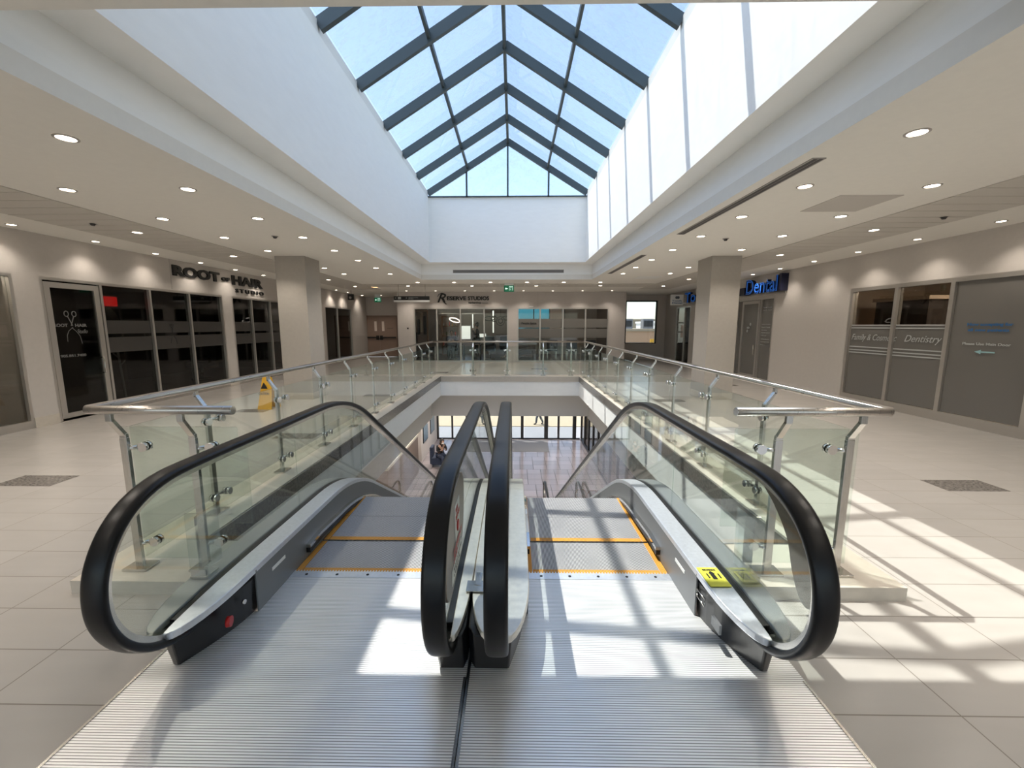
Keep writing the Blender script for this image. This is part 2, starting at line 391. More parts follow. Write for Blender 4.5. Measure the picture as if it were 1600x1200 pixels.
# linear board bands of the ceiling beside both walls
def board_band(name, x0, x1):
    b = MB(); y = -4.
    while y < 17.0:
        b.box(x0, y, ZC-.012, x1, y+.285, ZC-.001); y += .30
    struct(b, name, 'slat_ceiling')
board_band('trim_2', -6.62, -5.35); board_band('trim_3', 4.95, 6.12)
b = MB()
for k in range(34): b.box(-5.3+k*.3, 14.9, ZC-.012, -5.3+k*.3+.285, 15.9, ZC-.001)
struct(b, 'trim_4', 'slat_ceiling')

def wall_x(name, x0, x1, y0, y1, z0, z1, opens, m):
    """wall normal to x with openings (y0,y1,z0,z1)"""
    b = MB(); y = y0
    for (a, c_, p, q) in sorted(opens):
        if a > y: b.box(x0, y, z0, x1, a, z1)
        if p > z0: b.box(x0, a, z0, x1, c_, p)
        if q < z1: b.box(x0, a, q, x1, c_, z1)
        y = c_
    if y < y1: b.box(x0, y, z0, x1, y1, z1)
    return struct(b, name, m)
def wall_y(name, y0, y1, x0, x1, z0, z1, opens, m):
    b = MB(); x = x0
    for (a, c_, p, q) in sorted(opens):
        if a > x: b.box(x, y0, z0, a, y1, z1)
        if p > z0: b.box(a, y0, z0, c_, y1, p)
        if q < z1: b.box(a, y0, q, c_, y1, z1)
        x = c_
    if x < x1: b.box(x, y0, z0, x1, y1, z1)
    return struct(b, name, m)

ZS = 2.38
wall_x('wall_left', LX-.15, LX, -5, 21.5, 0, ZC, [(4.0, 6.31, 0, ZS), (6.67, 10.87, 0, ZS), (11.23, 14.35, 0, ZS), (16.77, 19.5, 0, ZS)], 'wall')
wall_x('wall_right', RX, RX+.15, -5, 20.1, 0, ZC, [(3.4, 9.18, 0, ZS), (11.8, 13.73, 0, ZS+.02), (17.3, 18.78, 0, ZS+.02)], 'wall')
wall_y('wall_far', FY, FY+.12, -5.07, 4.83, 0, ZC, [(-4.37, -.24, .04, ZS), (.14, 4.12, .04, ZS)], 'far_wall')
wall_y('wall_far_left', 21.5, 21.62, -8.4, -5.07, 0, ZC, [(-7.86, -6.0+.02, 0, 2.12)], 'far_wall')
wall_x('wall_far_side', -5.07, -4.95, FY+.12, 21.5, 0, ZC, [], 'far_wall')
wall_y('wall_far_right', 20.1, 20.25, 4.83, RX+.15, 0, ZC, [(5.3, 6.8, .76, 2.78)], 'far_wall')
wall_x('wall_far_return', 4.71, 4.83, FY+.12, 20.1, 0, ZC, [], 'far_wall')
wall_y('wall_near', -5.15, -5, LX, RX, 0, ZC, [(-7.2, 6.9, .1, 2.9)], 'wall')
wnr = struct(MB().box(-7.2, -5.12, .1, 6.9, -5.02, .16).box(-7.2, -5.12, 2.84, 6.9, -5.02, 2.9), 'window_15', 'aluminium')  # unseen glazing added behind the camera for fill daylight
for k in range(9): MB().box(-7.2+14.04*k/8, -5.12, .16, -7.14+14.04*k/8, -5.02, 2.84).build('mullion', 'aluminium', wnr)
for k in range(8): MB().box(-7.14+14.04*k/8, -5.08, .16, -7.2+14.04*(k+1)/8, -5.07, 2.84).build('pane', 'clear_glass', wnr)
struct(MB().box(-30, -40, -.4, 30, -5.3, -.1), 'ground_bounce', 'bounce_paving')  # unseen terrace added to bounce sunlight onto the ceiling
struct(MB().box(LX, 6.31, 0, LX+.012, 6.67, .16).box(LX, 10.87, 0, LX+.012, 11.23, .1).box(LX, 14.35, 0, LX+.012, 16.77, .1), 'baseboard_left', 'curb_tile')
struct(MB().box(RX-.012, 9.2, 0, RX, 11.78, .1).box(RX-.012, 13.75, 0, RX, 17.28, .1), 'baseboard_right', 'wall')
struct(MB().box(LX, 9.28, ZS+.02, LX+.004, 9.286, ZC), 'trim_5', 'vent_grey')
struct(MB().box(1.03, FY-.003, ZS+.02, 1.037, FY, ZC), 'trim_6', 'vent_grey')

# ---- glazed shopfronts (window_n > window_frame, mullion, pane)
def shopfront(n, axis, c0, a0, a1, mull, z0=0.0, z1=ZS, sill=.08, gl='shop_glass', fr='aluminium', depth=.11, fw=.045):
    """axis 'x': plane at x=c0 spanning y a0..a1; depth runs away from the hall"""
    d = depth
    def bx(b, p, q, s_, e, off=0, th=d):
        if axis == 'x':
            xx0, xx1 = (c0-off-th, c0-off) if c0 < 0 else (c0+off, c0+off+th)
            return b.box(xx0, p, s_, xx1, q, e)
        return b.box(p, c0+off, s_, q, c0+off+th, e)
    ins = .0
    root = struct(bx(bx(bx(bx(MB(), a0, a0+fw, z0, z1), a1-fw, a1, z0, z1), a0+fw, a1-fw, z1-fw, z1), a0+fw, a1-fw, z0, z0+sill), 'window_%d' % n, fr)
    xs = [a0+fw]+list(mull)+[a1-fw]
    for m_ in mull: bx(MB(), m_-fw/2, m_+fw/2, z0+sill, z1-fw).build('mullion', fr, root)
    for p, q in zip(xs, xs[1:]):
        bx(MB(), p+(fw/2 if p in mull else 0), q-(fw/2 if q in mull else 0), z0+sill, z1-fw, d*.45, .01).build('pane', gl, root)
    return root, bx
def band(bx, root, name, m, p, q, z0, z1, off=.038, th=.004):
    return bx(MB(), p, q, z0, z1, off, th).build(name, m, root)

# left wall
w1, bx1 = shopfront(1, 'x', LX, 4.0, 6.31, [5.2], gl='shop_glass', sill=.12)
text('lettering', 'SALE', (LX-.03, 5.62, 1.42), (0,1,0), .3, .07, 'vinyl_white', w1, .003)
text('lettering', 'OPEN DAILY', (LX-.03, 5.62, 1.30), (0,1,0), .3, .06, 'vinyl_white', w1, .003)
w2, bx2 = shopfront(2, 'x', LX, 6.67, 10.87, [7.665, 8.705, 9.766], sill=.05)
for p, q in ((7.71, 8.66), (8.75, 9.72), (9.81, 10.81)):
    band(bx2, w2, 'frosted_band', 'frosted', p, q, 1.45, 1.70); band(bx2, w2, 'frosted_band', 'frosted', p, q, 1.10, 1.385)
w3, bx3 = shopfront(3, 'x', LX, 11.23, 14.35, [12.09, 13.01, 13.9], sill=.05)
for p, q in ((11.28, 12.05), (12.13, 12.97), (13.05, 13.86)):
    band(bx3, w3, 'frosted_band', 'frosted', p, q, 1.45, 1.70); band(bx3, w3, 'frosted_band', 'frosted', p, q, 1.10, 1.385)
w4, bx4 = shopfront(4, 'x', LX, 16.77, 19.5, [17.99], sill=.05, gl='dark_tint')

# glass door of the salon with pulls, hinged in front of the first bay
def door_leaf(n, axis, c0, a0, a1, z1, gl='shop_glass', fr='aluminium', stile=.09, pull=None):
    def bx(b, p, q, s_, e, off=0, th=.05):
        if axis == 'x':
            xx = (c0-off-th, c0-off) if c0 < 0 else (c0+off, c0+off+th)
            return b.box(xx[0], p, s_, xx[1], q, e)
        return b.box(p, c0+off, s_, q, c0+off+th, e)
    r = struct(bx(bx(bx(bx(MB(), a0, a0+stile, .01, z1), a1-stile, a1, .01, z1), a0+stile, a1-stile, z1-stile, z1), a0+stile, a1-stile, .01, .13), 'door_%d' % n, fr)
    bx(MB(), a0+stile, a1-stile, .13, z1-stile, .02, .01).build('pane', gl, r)
    if pull is not None:
        s = 1 if c0 < 0 else -1
        h = MB(); x = c0+s*.055
        h.tube([(c0, pull, 1.03), (x, pull, 1.03), (x, pull, .75), (c0, pull, .75)], .011, 10)
        h.build('door_handle', 'steel', r)
    return r
d1 = door_leaf(1, 'x', LX+.0, 6.72, 7.62, 2.31, pull=7.50)
MB().tube([(LX-.05, 7.50, 1.03), (LX-.12, 7.50, 1.03), (LX-.12, 7.50, .75), (LX-.05, 7.50, .75)], .011, 10).build('door_handle', 'steel', d1)
# scissors emblem with the salon name on the door glass
emb = MB(); X = LX-.015
def ptsyz(l): return [(X, a, b_) for a, b_ in l]
for cy in (7.02, 7.145):
    emb.tube(ptsyz([(cy+.035*math.cos(a), 1.80+.045*math.sin(a)) for a in [2*math.pi*k/16 for k in range(16)]]), .006, 6, True)
emb.bar((X, 7.035, 1.76), (X, 7.10, 1.60), .003, .014); emb.bar((X, 7.135, 1.76), (X, 7.075, 1.60), .003, .014)
emb.tube(ptsyz([(7.10, 1.57), (7.03, 1.52), (6.99, 1.44), (6.985, 1.33)]), .004, 6); emb.tube(ptsyz([(7.08, 1.57), (7.15, 1.50), (7.20, 1.42), (7.22, 1.29)]), .004, 6)
emb.build('scissors_emblem', 'vinyl_faint', d1)
text('lettering', 'ROOT', (LX-.018, 6.80, 1.58), (0,1,0), .22, .055, 'vinyl_faint', d1, .003, .03)
text('lettering', 'HAIR', (LX-.018, 7.14, 1.58), (0,1,0), .20, .055, 'vinyl_faint', d1, .003, .03)
text('lettering', 'Studio', (LX-.018, 7.16, 1.47), (0,1,0), .18, .07, 'vinyl_faint', d1, .003, 0, .4)
text('lettering', '905.851.7400', (LX-.018, 6.84, 1.07), (0,1,0), .42, .045, 'vinyl_faint', d1, .003, .02)
# small scissors on the middle bay
emb = MB()
for cy in (9.18, 9.25): emb.tube([(LX-.035, cy+.025*math.cos(a), 1.61+.03*math.sin(a)) for a in [2*math.pi*k/12 for k in range(12)]], .005, 6, True)
emb.bar((LX-.035, 9.19, 1.58), (LX-.035, 9.23, 1.46), .003, .01); emb.bar((LX-.035, 9.245, 1.58), (LX-.035, 9.21, 1.46), .003, .01)
emb.tube([(LX-.035, 9.22, 1.38), (LX-.035, 9.16, 1.30), (LX-.035, 9.14, 1.22)], .004, 6); emb.tube([(LX-.035, 9.23, 1.38), (LX-.035, 9.29, 1.30), (LX-.035, 9.32, 1.20)], .004, 6)
emb.build('scissors_emblem', 'black', w2)

# right wall: frosted dental front
w5, bx5 = shopfront(5, 'x', RX, 3.4, 9.18, [4.2, 5.86, 7.08, 8.10], sill=.16, gl='shop_glass', fw=.07)
for p, q in ((7.12, 8.06), (8.14, 9.10)):
    band(bx5, w5, 'frosted_band', 'frosted_light', p, q, .17, 1.60)
    for z in (1.60, 1.545, 1.155, 1.09, 1.035): band(bx5, w5, 'stripe', 'vinyl_white', p, q, z, z+.022, .03)
band(bx5, w5, 'frosted_film', 'frosted_light', 5.91, 7.04, .17, 2.31); band(bx5, w5, 'frosted_film', 'frosted_light', 4.24, 5.82, .17, 2.31)
text('lettering', 'Family & Cosmetic', (RX+.028, 9.05, 1.27), (0,-1,0), 1.05, .16, 'vinyl_white', w5, .003, 0, .35)
text('lettering', 'Dentistry', (RX+.028, 7.84, 1.27), (0,-1,0), .68, .16, 'vinyl_white', w5, .003, 0, .35)
text('lettering', 'Now accepting for', (RX+.028, 6.80, 1.585), (0,-1,0), .62, .06, 'vinyl_blue', w5, .003, .03)
text('lettering', 'all new patients', (RX+.028, 6.78, 1.50), (0,-1,0), .56, .06, 'vinyl_blue', w5, .003, .03)
text('lettering', 'Please Use Main Door', (RX+.028, 6.83, 1.30), (0,-1,0), .66, .04, 'vinyl_white', w5, .003, .02)
ar = MB(); ar.box(RX+.026, 6.36, 1.187, RX+.029, 6.56, 1.208)
v = [(6.55, 1.165), (6.55, 1.23), (6.64, 1.1975)]; ar.prism_x(v, RX+.026, RX+.029); ar.build('arrow', 'vinyl_teal', w5)
# dental door and side light, and the farther unit
w6, bx6 = shopfront(6, 'x', RX, 11.8, 13.73, [12.42], sill=.05, gl='frosted_light', z1=ZS+.02)
d2 = door_leaf(2, 'x', RX-.005, 12.46, 13.40, 2.34, gl='frosted_light', pull=12.55)
for k, (s, z) in enumerate((('Tooth Dental', 2.10), ('Family Care', 2.02), ('General Dentistry', 1.62), ('Root Canals', 1.54), ('Crowns', 1.46), ('Dental Implants', 1.38), ('Fillings', 1.30), ('Orthodontics', 1.20), ('Emergencies', 1.12), ('Welcome', 1.04))):
    text('lettering', s, (RX+.02, 12.33, z), (0,-1,0), .40 if len(s) > 8 else .25, .035, 'vinyl_white', w6, .003)
b = MB(); b.sphere((RX-.008, 12.88, 1.64), .045, (.1, 1, 1)); b.sphere((RX-.008, 12.98, 1.54), .07, (.08, 1.3, .5)); b.sphere((RX-.008, 13.02, 1.44), .05, (.1, 1, .9))
b.build('tooth_emblem', 'vinyl_white', d2)
w7, bx7 = shopfront(7, 'x', RX, 17.3, 18.78, [17.9], sill=.05, gl='dark_tint', z1=ZS+.02)
band(bx7, w7, 'paper_notice', 'paper', 17.98, 18.25, 1.1, 1.62, .02)
band(bx7, w7, 'stripe', 'vinyl_white', 18.0, 18.7, 1.3, 1.36, .02); band(bx7, w7, 'stripe', 'vinyl_white', 18.0, 18.7, 1.70, 1.76, .02)

# far wall: barber studio and office
w8, bx8 = shopfront(8, 'y', FY, -4.37, -.24, [-3.36, -2.33, -1.295], z0=.04, sill=.04, gl='clear_glass', fw=.06)
w9, bx9 = shopfront(9, 'y', FY, .14, 4.12, [1.14, 2.13, 3.11], z0=.04, sill=.04, gl='clear_glass', fw=.06)
for i, (p, q) in enumerate(((.20, 1.11), (1.17, 2.10), (2.16, 3.08), (3.14, 4.06))):
    band(bx9, w9, 'frosted_band', 'frosted_light', p, q, 1.52, 1.90); band(bx9, w9, 'frosted_band', 'frosted_light', p, q, 1.08, 1.47)
text('lettering', 'People Space', (.33, FY+.025, 1.64), (1,0,0), .65, .12, 'black', w9, .003, .03)
tag(recentre(MB().box(.66, FY-.02, ZS+.02, .84, FY, ZS+.06).build('door_sensor', 'white'), (.75, FY, ZS+.02)), 'small white door sensor above the office front', 'sensor')

# window to the outside, far right
wn10 = struct(MB().box(5.3, 20.1, .76, 5.35, 20.2, 2.78).box(6.74, 20.1, .76, 6.8, 20.2, 2.78).box(5.35, 20.1, 2.72, 6.74, 20.2, 2.78).box(5.35, 20.1, .76, 6.74, 20.2, .80), 'window_10', 'dark_metal')
MB().box(5.35, 20.14, .80, 6.74, 20.15, 2.72).build('pane', 'clear_glass', wn10)
# double service door
d3 = struct(MB().box(-7.86, 21.47, 0, -7.80, 21.6, 2.12).box(-6.04, 21.47, 0, -5.98, 21.6, 2.12).box(-7.80, 21.47, 2.06, -6.04, 21.6, 2.12), 'door_3', 'door_frame')
for a, b_, s in ((-7.80, -6.925, 1), (-6.915, -6.04, -1)):
    lf = MB().box(a, 21.52, .01, b_, 21.57, 2.06).build('door_leaf', 'door_paint', d3, label='brown painted door leaf')
    xw = b_-.25 if s == 1 else a+.13
    MB().box(xw, 21.51, 1.33, xw+.12, 21.52, 1.82).build('vision_panel', 'paper', lf, label='narrow pale vision panel')
    pb = MB().box(a+.05, 21.46, .97, b_-.03, 21.50, 1.03); pb.box((b_-.16) if s == 1 else a+.02, 21.45, .88, (b_-.02) if s == 1 else a+.16, 21.51, 1.10)
    pb.build('push_bar', 'black', lf, label='black push bar')
text('lettering', 'EXIT', (-6.5, 21.519, 1.44), (1,0,0), .3, .05, 'black', d3, .003)

# ---- dark shop interiors behind the fronts
def room(tagname, x0, x1, y0, y1, m='interior_dark', fm='interior_floor', openx=None, openy=None, z=ZC, bopen=()):
    b = MB()
    if openx != 'lo': b.box(x0-.1, y0, 0, x0, y1, z)
    if openx != 'hi': b.box(x1, y0, 0, x1+.1, y1, z)
    if openy != 'lo': b.box(x0, y0-.1, 0, x1, y0, z)
    if openy != 'hi' and not bopen: b.box(x0, y1, 0, x1, y1+.1, z)
    struct(b, 'wall_'+tagname, m)
    struct(MB().box(x0, y0, .001, x1, y1, .006), 'floor_'+tagname, fm)
room('kiosk_shop', -11, LX-.15, 3.4, 6.34, 'wall', 'interior_mid', 'hi')
bl = thing('ceiling_light', 'added round ceiling light brightening the shop at the left edge', 'light', (-9.3, 4.6, ZC))  # lamp added to lift the dark interior behind the glass
MB().cyl((-9.3, 4.6, ZC-.04), (-9.3, 4.6, ZC), .2).build('diffuser', 'amber_glow', bl)
bd_ = bpy.data.lights.new('interior_lamp', 'POINT'); bd_.energy = 40; bd_.shadow_soft_size = .2; bd_.color = (1, .92, .8)
bo_ = bpy.data.objects.new('lamp', bd_); COL.objects.link(bo_); bo_.parent = bl; bo_.location = (0, 0, -.3)
room('salon', -11.5, LX-.15, 6.55, 16.0, 'interior_dark', 'interior_floor', 'hi')
room('far_salon', -11, LX-.15, 16.4, 21.5, 'interior_dark', 'interior_floor', 'hi')
room('dental', RX+.15, 10.5, 3.0, 11.0, 'interior_warm', 'interior_mid', 'lo')
room('dental_lobby', RX+.15, 10.5, 11.2, 20.0, 'interior_mid', 'interior_mid', 'lo')
room('barber', -4.95, -.05, FY+.12, 24.0, 'interior_mid', 'interior_floor', None, 'lo', bopen=(1,))
room('office', .05, 4.71, FY+.12, 24.0, 'interior_mid', 'interior_mid', None, 'lo', bopen=(1,))
wall_y('wall_rear', 24.0, 24.1, -5, 4.8, 0, ZC, [(-3.1, -2.45, .85, 1.63), (-2.38, -2.32, 1.3, 2.45), (-2.0, -1.6, .95, 1.15), (-1.22, -1.14, 1.2, 2.45), (.1, 2.9, 1.0, 2.6)], 'blind')
wr = struct(MB().box(-3.1, 24.0, .85, -3.06, 24.08, 1.63).box(-2.49, 24.0, .85, -2.45, 24.08, 1.63).box(-3.06, 24.0, 1.59, -2.49, 24.08, 1.63), 'window_11', 'white')
wr = struct(MB().box(.1, 24.0, 1.0, .16, 24.08, 2.6).box(2.84, 24.0, 1.0, 2.9, 24.08, 2.6).box(1.1, 24.0, 1.0, 1.16, 24.08, 2.6).box(2.0, 24.0, 1.0, 2.06, 24.08, 2.6), 'window_12', 'dark_metal')
MB().box(.16, 24.03, 1.0, 2.0, 24.04, 2.6).build('pane', 'teal_glass', wr)  # tint added so the pale sky behind looks blue
MB().box(2.06, 23.97, 1.0, 2.84, 23.99, 2.6).build('roller_blind', 'paper', wr, label='cream roller blind')

# ---- the void: curbs, white side fascias, grey bulkheads below
cur = MB()
cur.box(-2.66, 2.27, 0, VL, 12.9, .085).box(VL, VF, 0, VR, 12.9, .085).box(VR, 2.27, 0, 2.30, 12.9, .085).box(VL, 2.27, 0, -1.78, VN, .085).box(1.37, 2.27, 0, VR, VN, .085)
struct(cur, 'trim_7', 'curb_tile')
struct(MB().box(VL, VN, -.07, VL+.02, VF-.02, .08).box(VR-.02, VN, -.07, VR, VF-.02, .08).box(VL, VN, -.07, -1.78, VN+.02, .08).box(1.37, VN, -.07, VR, VN+.02, .08), 'trim_8', 'curb_granite')
struct(MB().box(VL+.02, VF-.02, -.07, VR-.02, VF, .08), 'trim_11', 'curb_tile')  # granite strip in a paler colour, its reflection put into the colour
struct(MB().box(VL-.15, VN, -.5, VL+.004, VF, -.07), 'wall_void_left', 'well')
struct(MB().box(VR-.004, VN, -.5, VR+.15, VF, -.07), 'wall_void_right', 'well')
struct(MB().box(VL-.15, VF-.004, -.5, VR+.15, VF+.15, -.07), 'wall_void_far', 'well')
struct(MB().box(-2.75, 2.0, -1.3, -2.6, 13.05, -.3).box(2.35, 2.0, -1.3, 2.5, 13.05, -.3).box(-2.75, 12.9, -1.23, 2.5, 13.05, -.3), 'trim_9', 'bulkhead')
struct(MB().box(-2.6, VN, -.5, VL-.15, 12.9, -.45).box(VR+.15, VN, -.5, 2.35, 12.9, -.45).box(VL-.15, VF+.15, -.5, VR+.15, 12.9, -.45), 'trim_10', 'well')
# lower level
ZL = -5.0
struct(MB().box(-9, -1, ZL-.2, 9, 24.0, ZL), 'floor_lower', 'lower_tile')
struct(MB().box(-9, -1, -1.23, -2.75, 23.8, -1.1).box(2.5, -1, -1.23, 9, 23.8, -1.1).box(-2.75, 13.05, -1.23, 2.5, 23.8, -1.1).box(-2.75, -1, -1.23, 2.5, 2.0, -1.1).box(-2.75, 2.0, -1.23, 2.5, 2.05, -.3), 'ceiling_lower', 'ceiling')
struct(MB().box(-9.1, -1, ZL, -9, 23.8, -1.2), 'wall_lower_left', 'bulkhead')
struct(MB().box(9, -1, ZL, 9.1, 23.8, -1.2), 'wall_lower_right', 'bulkhead')
struct(MB().box(-9, -1.1, ZL, 9, -1, -1.2), 'wall_lower_near', 'bulkhead')
struct(MB().box(-4.7, 19.6, ZL, -4.5, 23.8, -1.23).box(-4.75, 18.5, ZL, -4.6, 18.7, -1.23), 'wall_lower_side', 'far_wall')
wl_, bl_ = shopfront(13, 'x', 3.88, 8.0, 23.6, [9.2, 10.4, 11.6, 12.8, 14.0, 15.2, 16.4, 17.6, 18.8, 20.0, 21.2, 22.4], z0=ZL, z1=-1.23, sill=.15, gl='dark_tint', fr='dark_metal', fw=.09)
struct(MB().box(3.88, 2.0, ZL, 4.0, 8.0, -1.23), 'wall_lower_shop', 'bulkhead')
# entrance facade at y = 23.8, dark mullions
ent = MB(); EX = [-4.5, -3.6, -2.75, -.75, .55, 1.9, 2.6, 3.6]
root_e = struct(MB().box(-4.5, 23.75, ZL, 3.88, 23.85, ZL+.07).box(-4.5, 23.75, -2.6, 3.88, 23.85, -2.5).box(-4.5, 23.75, -1.33, 3.88, 23.85, -1.23), 'window_14', 'dark_metal')
for x, w in ((-4.45, .1), (-3.6, .1), (-2.75, .12), (-2.0, .10), (-.78, .16), (-.65, .1), (.50, .16), (1.9, .22), (2.62, .12), (3.55, .2)):
    MB().box(x-w/2, 23.72, ZL+.07, x+w/2, 23.88, -1.33).build('mullion', 'dark_metal', root_e)
for a, b_ in zip(EX, EX[1:]): MB().box(a+.1, 23.79, ZL+.1, b_-.1, 23.80, -2.6).build('pane', 'clear_glass', root_e)

# ---- outside
struct(MB().box(-60, 24.0, ZL-.3, 60, 34, ZL-.02), 'ground', 'apron')
struct(MB().box(-60, 34, ZL-.3, 60, 120, ZL+.0), 'ground_far', 'concrete')
struct(MB().box(-60, 26.9, ZL-.02, 60, 33.9, ZL+.02), 'trim_sidewalk', 'tan_paving')

# ================================================================== SKYLIGHT
RXr, RZ = -.19, 6.86
sk = thing('skylight', 'gabled glass skylight with dark grey rafters above the atrium', 'skylight', (RXr, 7.75, EZ))
sl_l = (RXr-WL); sl_r = (WR-RXr)
ys = [13.03-1.4*k for k in range(8)]+[2.5]
for y in ys:
    b = MB(); b.bar((WL, y, EZ+.10), (RXr, y, RZ+.08), .075, .17); b.bar((RXr, y, RZ+.08), (WR, y, EZ+.10), .075, .17); b.build('rafter', 'rafter', sk)
MB().cyl((RXr, 2.45, RZ+.02), (RXr, 13.05, RZ+.02), .035).build('ridge_pipe', 'rafter', sk)
MB().box(RXr-.035, 2.45, RZ+.06, RXr+.035, 13.07, RZ+.16).build('ridge_beam', 'rafter', sk)
for x in ((WL+RXr)/2, (WR+RXr)/2):
    z = (EZ+RZ)/2
    MB().bar((x, 2.45, z+.10), (x, 13.05, z+.10), .05, .10).build('purlin', 'rafter', sk)
for sx, s_ in ((WL, -1), (WR, 1)):
    MB().box(sx-.07 if s_ < 0 else sx-.0, 2.42, EZ, sx if s_ < 0 else sx+.07, 13.1, EZ+.16).build('eave_rail', 'white', sk)
yy = sorted(ys)
for a, b_ in zip(yy, yy[1:]):
    for xa, xb in ((WL, (WL+RXr)/2), ((WL+RXr)/2, RXr), (RXr, (WR+RXr)/2), ((WR+RXr)/2, WR)):
        def zz(x): return EZ+(RZ-EZ)*((x-WL)/sl_l if x < RXr else (WR-x)/sl_r)+.20
        m = MB(); m.loft([[(xa, a, zz(xa)), (xb, a, zz(xb)), (xb, a, zz(xb)+.012), (xa, a, zz(xa)+.012)], [(xa, b_, zz(xa)), (xb, b_, zz(xb)), (xb, b_, zz(xb)+.012), (xa, b_, zz(xa)+.012)]])
        m.build('skylight_pane', 'skylight_glass', sk)
for yv in (13.05, 2.48):
    for x in ((WL+RXr)/2-.03, RXr, (WR+RXr)/2+.03):
        z = EZ+(RZ-EZ)*((x-WL)/sl_l if x < RXr else (WR-x)/sl_r)
        MB().box(x-.025, yv-.03, EZ, x+.025, yv+.03, z+.03).build('gable_mullion', 'rafter', sk)
    MB().box(WL, yv-.03, EZ-.0, WR, yv+.03, EZ+.03).build('gable_sill', 'rafter', sk)
    MB().prism_y([(WL, EZ+.03), (WR, EZ+.03), (RXr, RZ+.1)], yv-.005, yv+.005).build('gable_pane', 'skylight_glass', sk)

# ================================================================== COLUMNS
def column(x0, x1, y0, y1, label):
    t_ = thing('column', label, 'column', ((x0+x1)/2, (y0+y1)/2, 0))
    MB().box(x0, y0, .0, x1, y1, ZC).build('shaft', 'column', t_)
    MB().box(x0-.01, y0-.01, 0, x1+.01, y1+.01, .14).build('plinth', 'curb_tile', t_)
column(-5.03, -4.40, 8.95, 9.62, 'square beige column on the left walkway beside the salon')
column(4.15, 4.77, 9.05, 9.72, 'square beige column on the right walkway before the dental shop')

# ================================================================== ESCALATORS
HY = 3.88; TAN = math.tan(R(30)); STEPZ = 5.0
def rail_path(zt, yb, loop, dz=0):
    """(y,z) from the upper loop to the lower one; yb = y where the slope starts"""
    p = list(loop)
    p += [(2.6, zt), (3.0, zt)]
    def quad(a, c_, b_, n=10): return [((1-t)**2*a[0]+2*t*(1-t)*c_[0]+t*t*b_[0], (1-t)**2*a[1]+2*t*(1-t)*c_[1]+t*t*b_[1]) for t in [k/n for k in range(n+1)]]
    r = .55
    p += quad((yb-r, zt), (yb, zt), (yb+r*.866, zt-r*.5))
    ye = yb+STEPZ/TAN
    p += [(yb+k*(ye-yb)/10, zt-k*STEPZ/10) for k in range(1, 10)]
    p += quad((ye-r*.866, zt-STEPZ+r*.5), (ye, zt-STEPZ), (ye+r, zt-STEPZ))
    return p, ye
LOOP = catmull([(2.10, .20), (1.90, .160), (1.74, .168), (1.60, .225), (1.495, .325), (1.435, .45), (1.425, .58), (1.455, .70), (1.53, .81), (1.64, .885), (1.80, .927), (2.05, .935)], 5)
def offset_loop(L, d, c=(1.95, .53)):
    out = []
    for i, p in enumerate(L):
        a = L[max(i-1, 0)]; b_ = L[min(i+1, len(L)-1)]; ty, tz = b_[0]-a[0], b_[1]-a[1]; l = math.hypot(ty, tz) or 1
        ny, nz = tz/l, -ty/l       # inward for this winding
        out.append((p[0]+ny*d, p[1]+nz*d))
    return out
def mirror_loop(L, ye, yb0): return [(ye+(yb0-y), z-STEPZ) for y, z in reversed(L)]
def full_path(d=0):
    L = offset_loop(LOOP, d) if d else LOOP
    p, ye = rail_path(.935-d, HY-d*.27, L)
    yb = HY-d*.27
    return p+[(ye+.9, .935-d-STEPZ)]+mirror_loop(L, ye, yb), ye
DECKZ, DY = .27, 3.66
def deck_path(y0, dz=0, yend=1.2):
    r = .5; zt = DECKZ+dz; yb = DY+dz*.27
    def quad(a, c_, b_, n=10): return [((1-t)**2*a[0]+2*t*(1-t)*c_[0]+t*t*b_[0], (1-t)**2*a[1]+2*t*(1-t)*c_[1]+t*t*b_[1]) for t in [k/n for k in range(n+1)]]
    ye = yb+STEPZ/TAN
    return [(y0, zt-.03), (y0+.25, zt-.012), (y0+.6, zt)]+quad((yb-r, zt), (yb, zt), (yb+r*.866, zt-r*.5))+[(yb+k*(ye-yb)/8, zt-k*STEPZ/8) for k in range(1, 8)]+quad((ye-r*.866, zt-STEPZ+r*.5), (ye, zt-STEPZ), (ye+r, zt-STEPZ))+[(ye+yend, zt-STEPZ)]
def handrail_profile(w=.047, h=.020):
    return [(w*math.copysign(abs(math.cos(a))**.7, math.cos(a)), h*math.copysign(abs(math.sin(a))**.6, math.sin(a))) for a in [2*math.pi*k/20 for k in range(20)]]

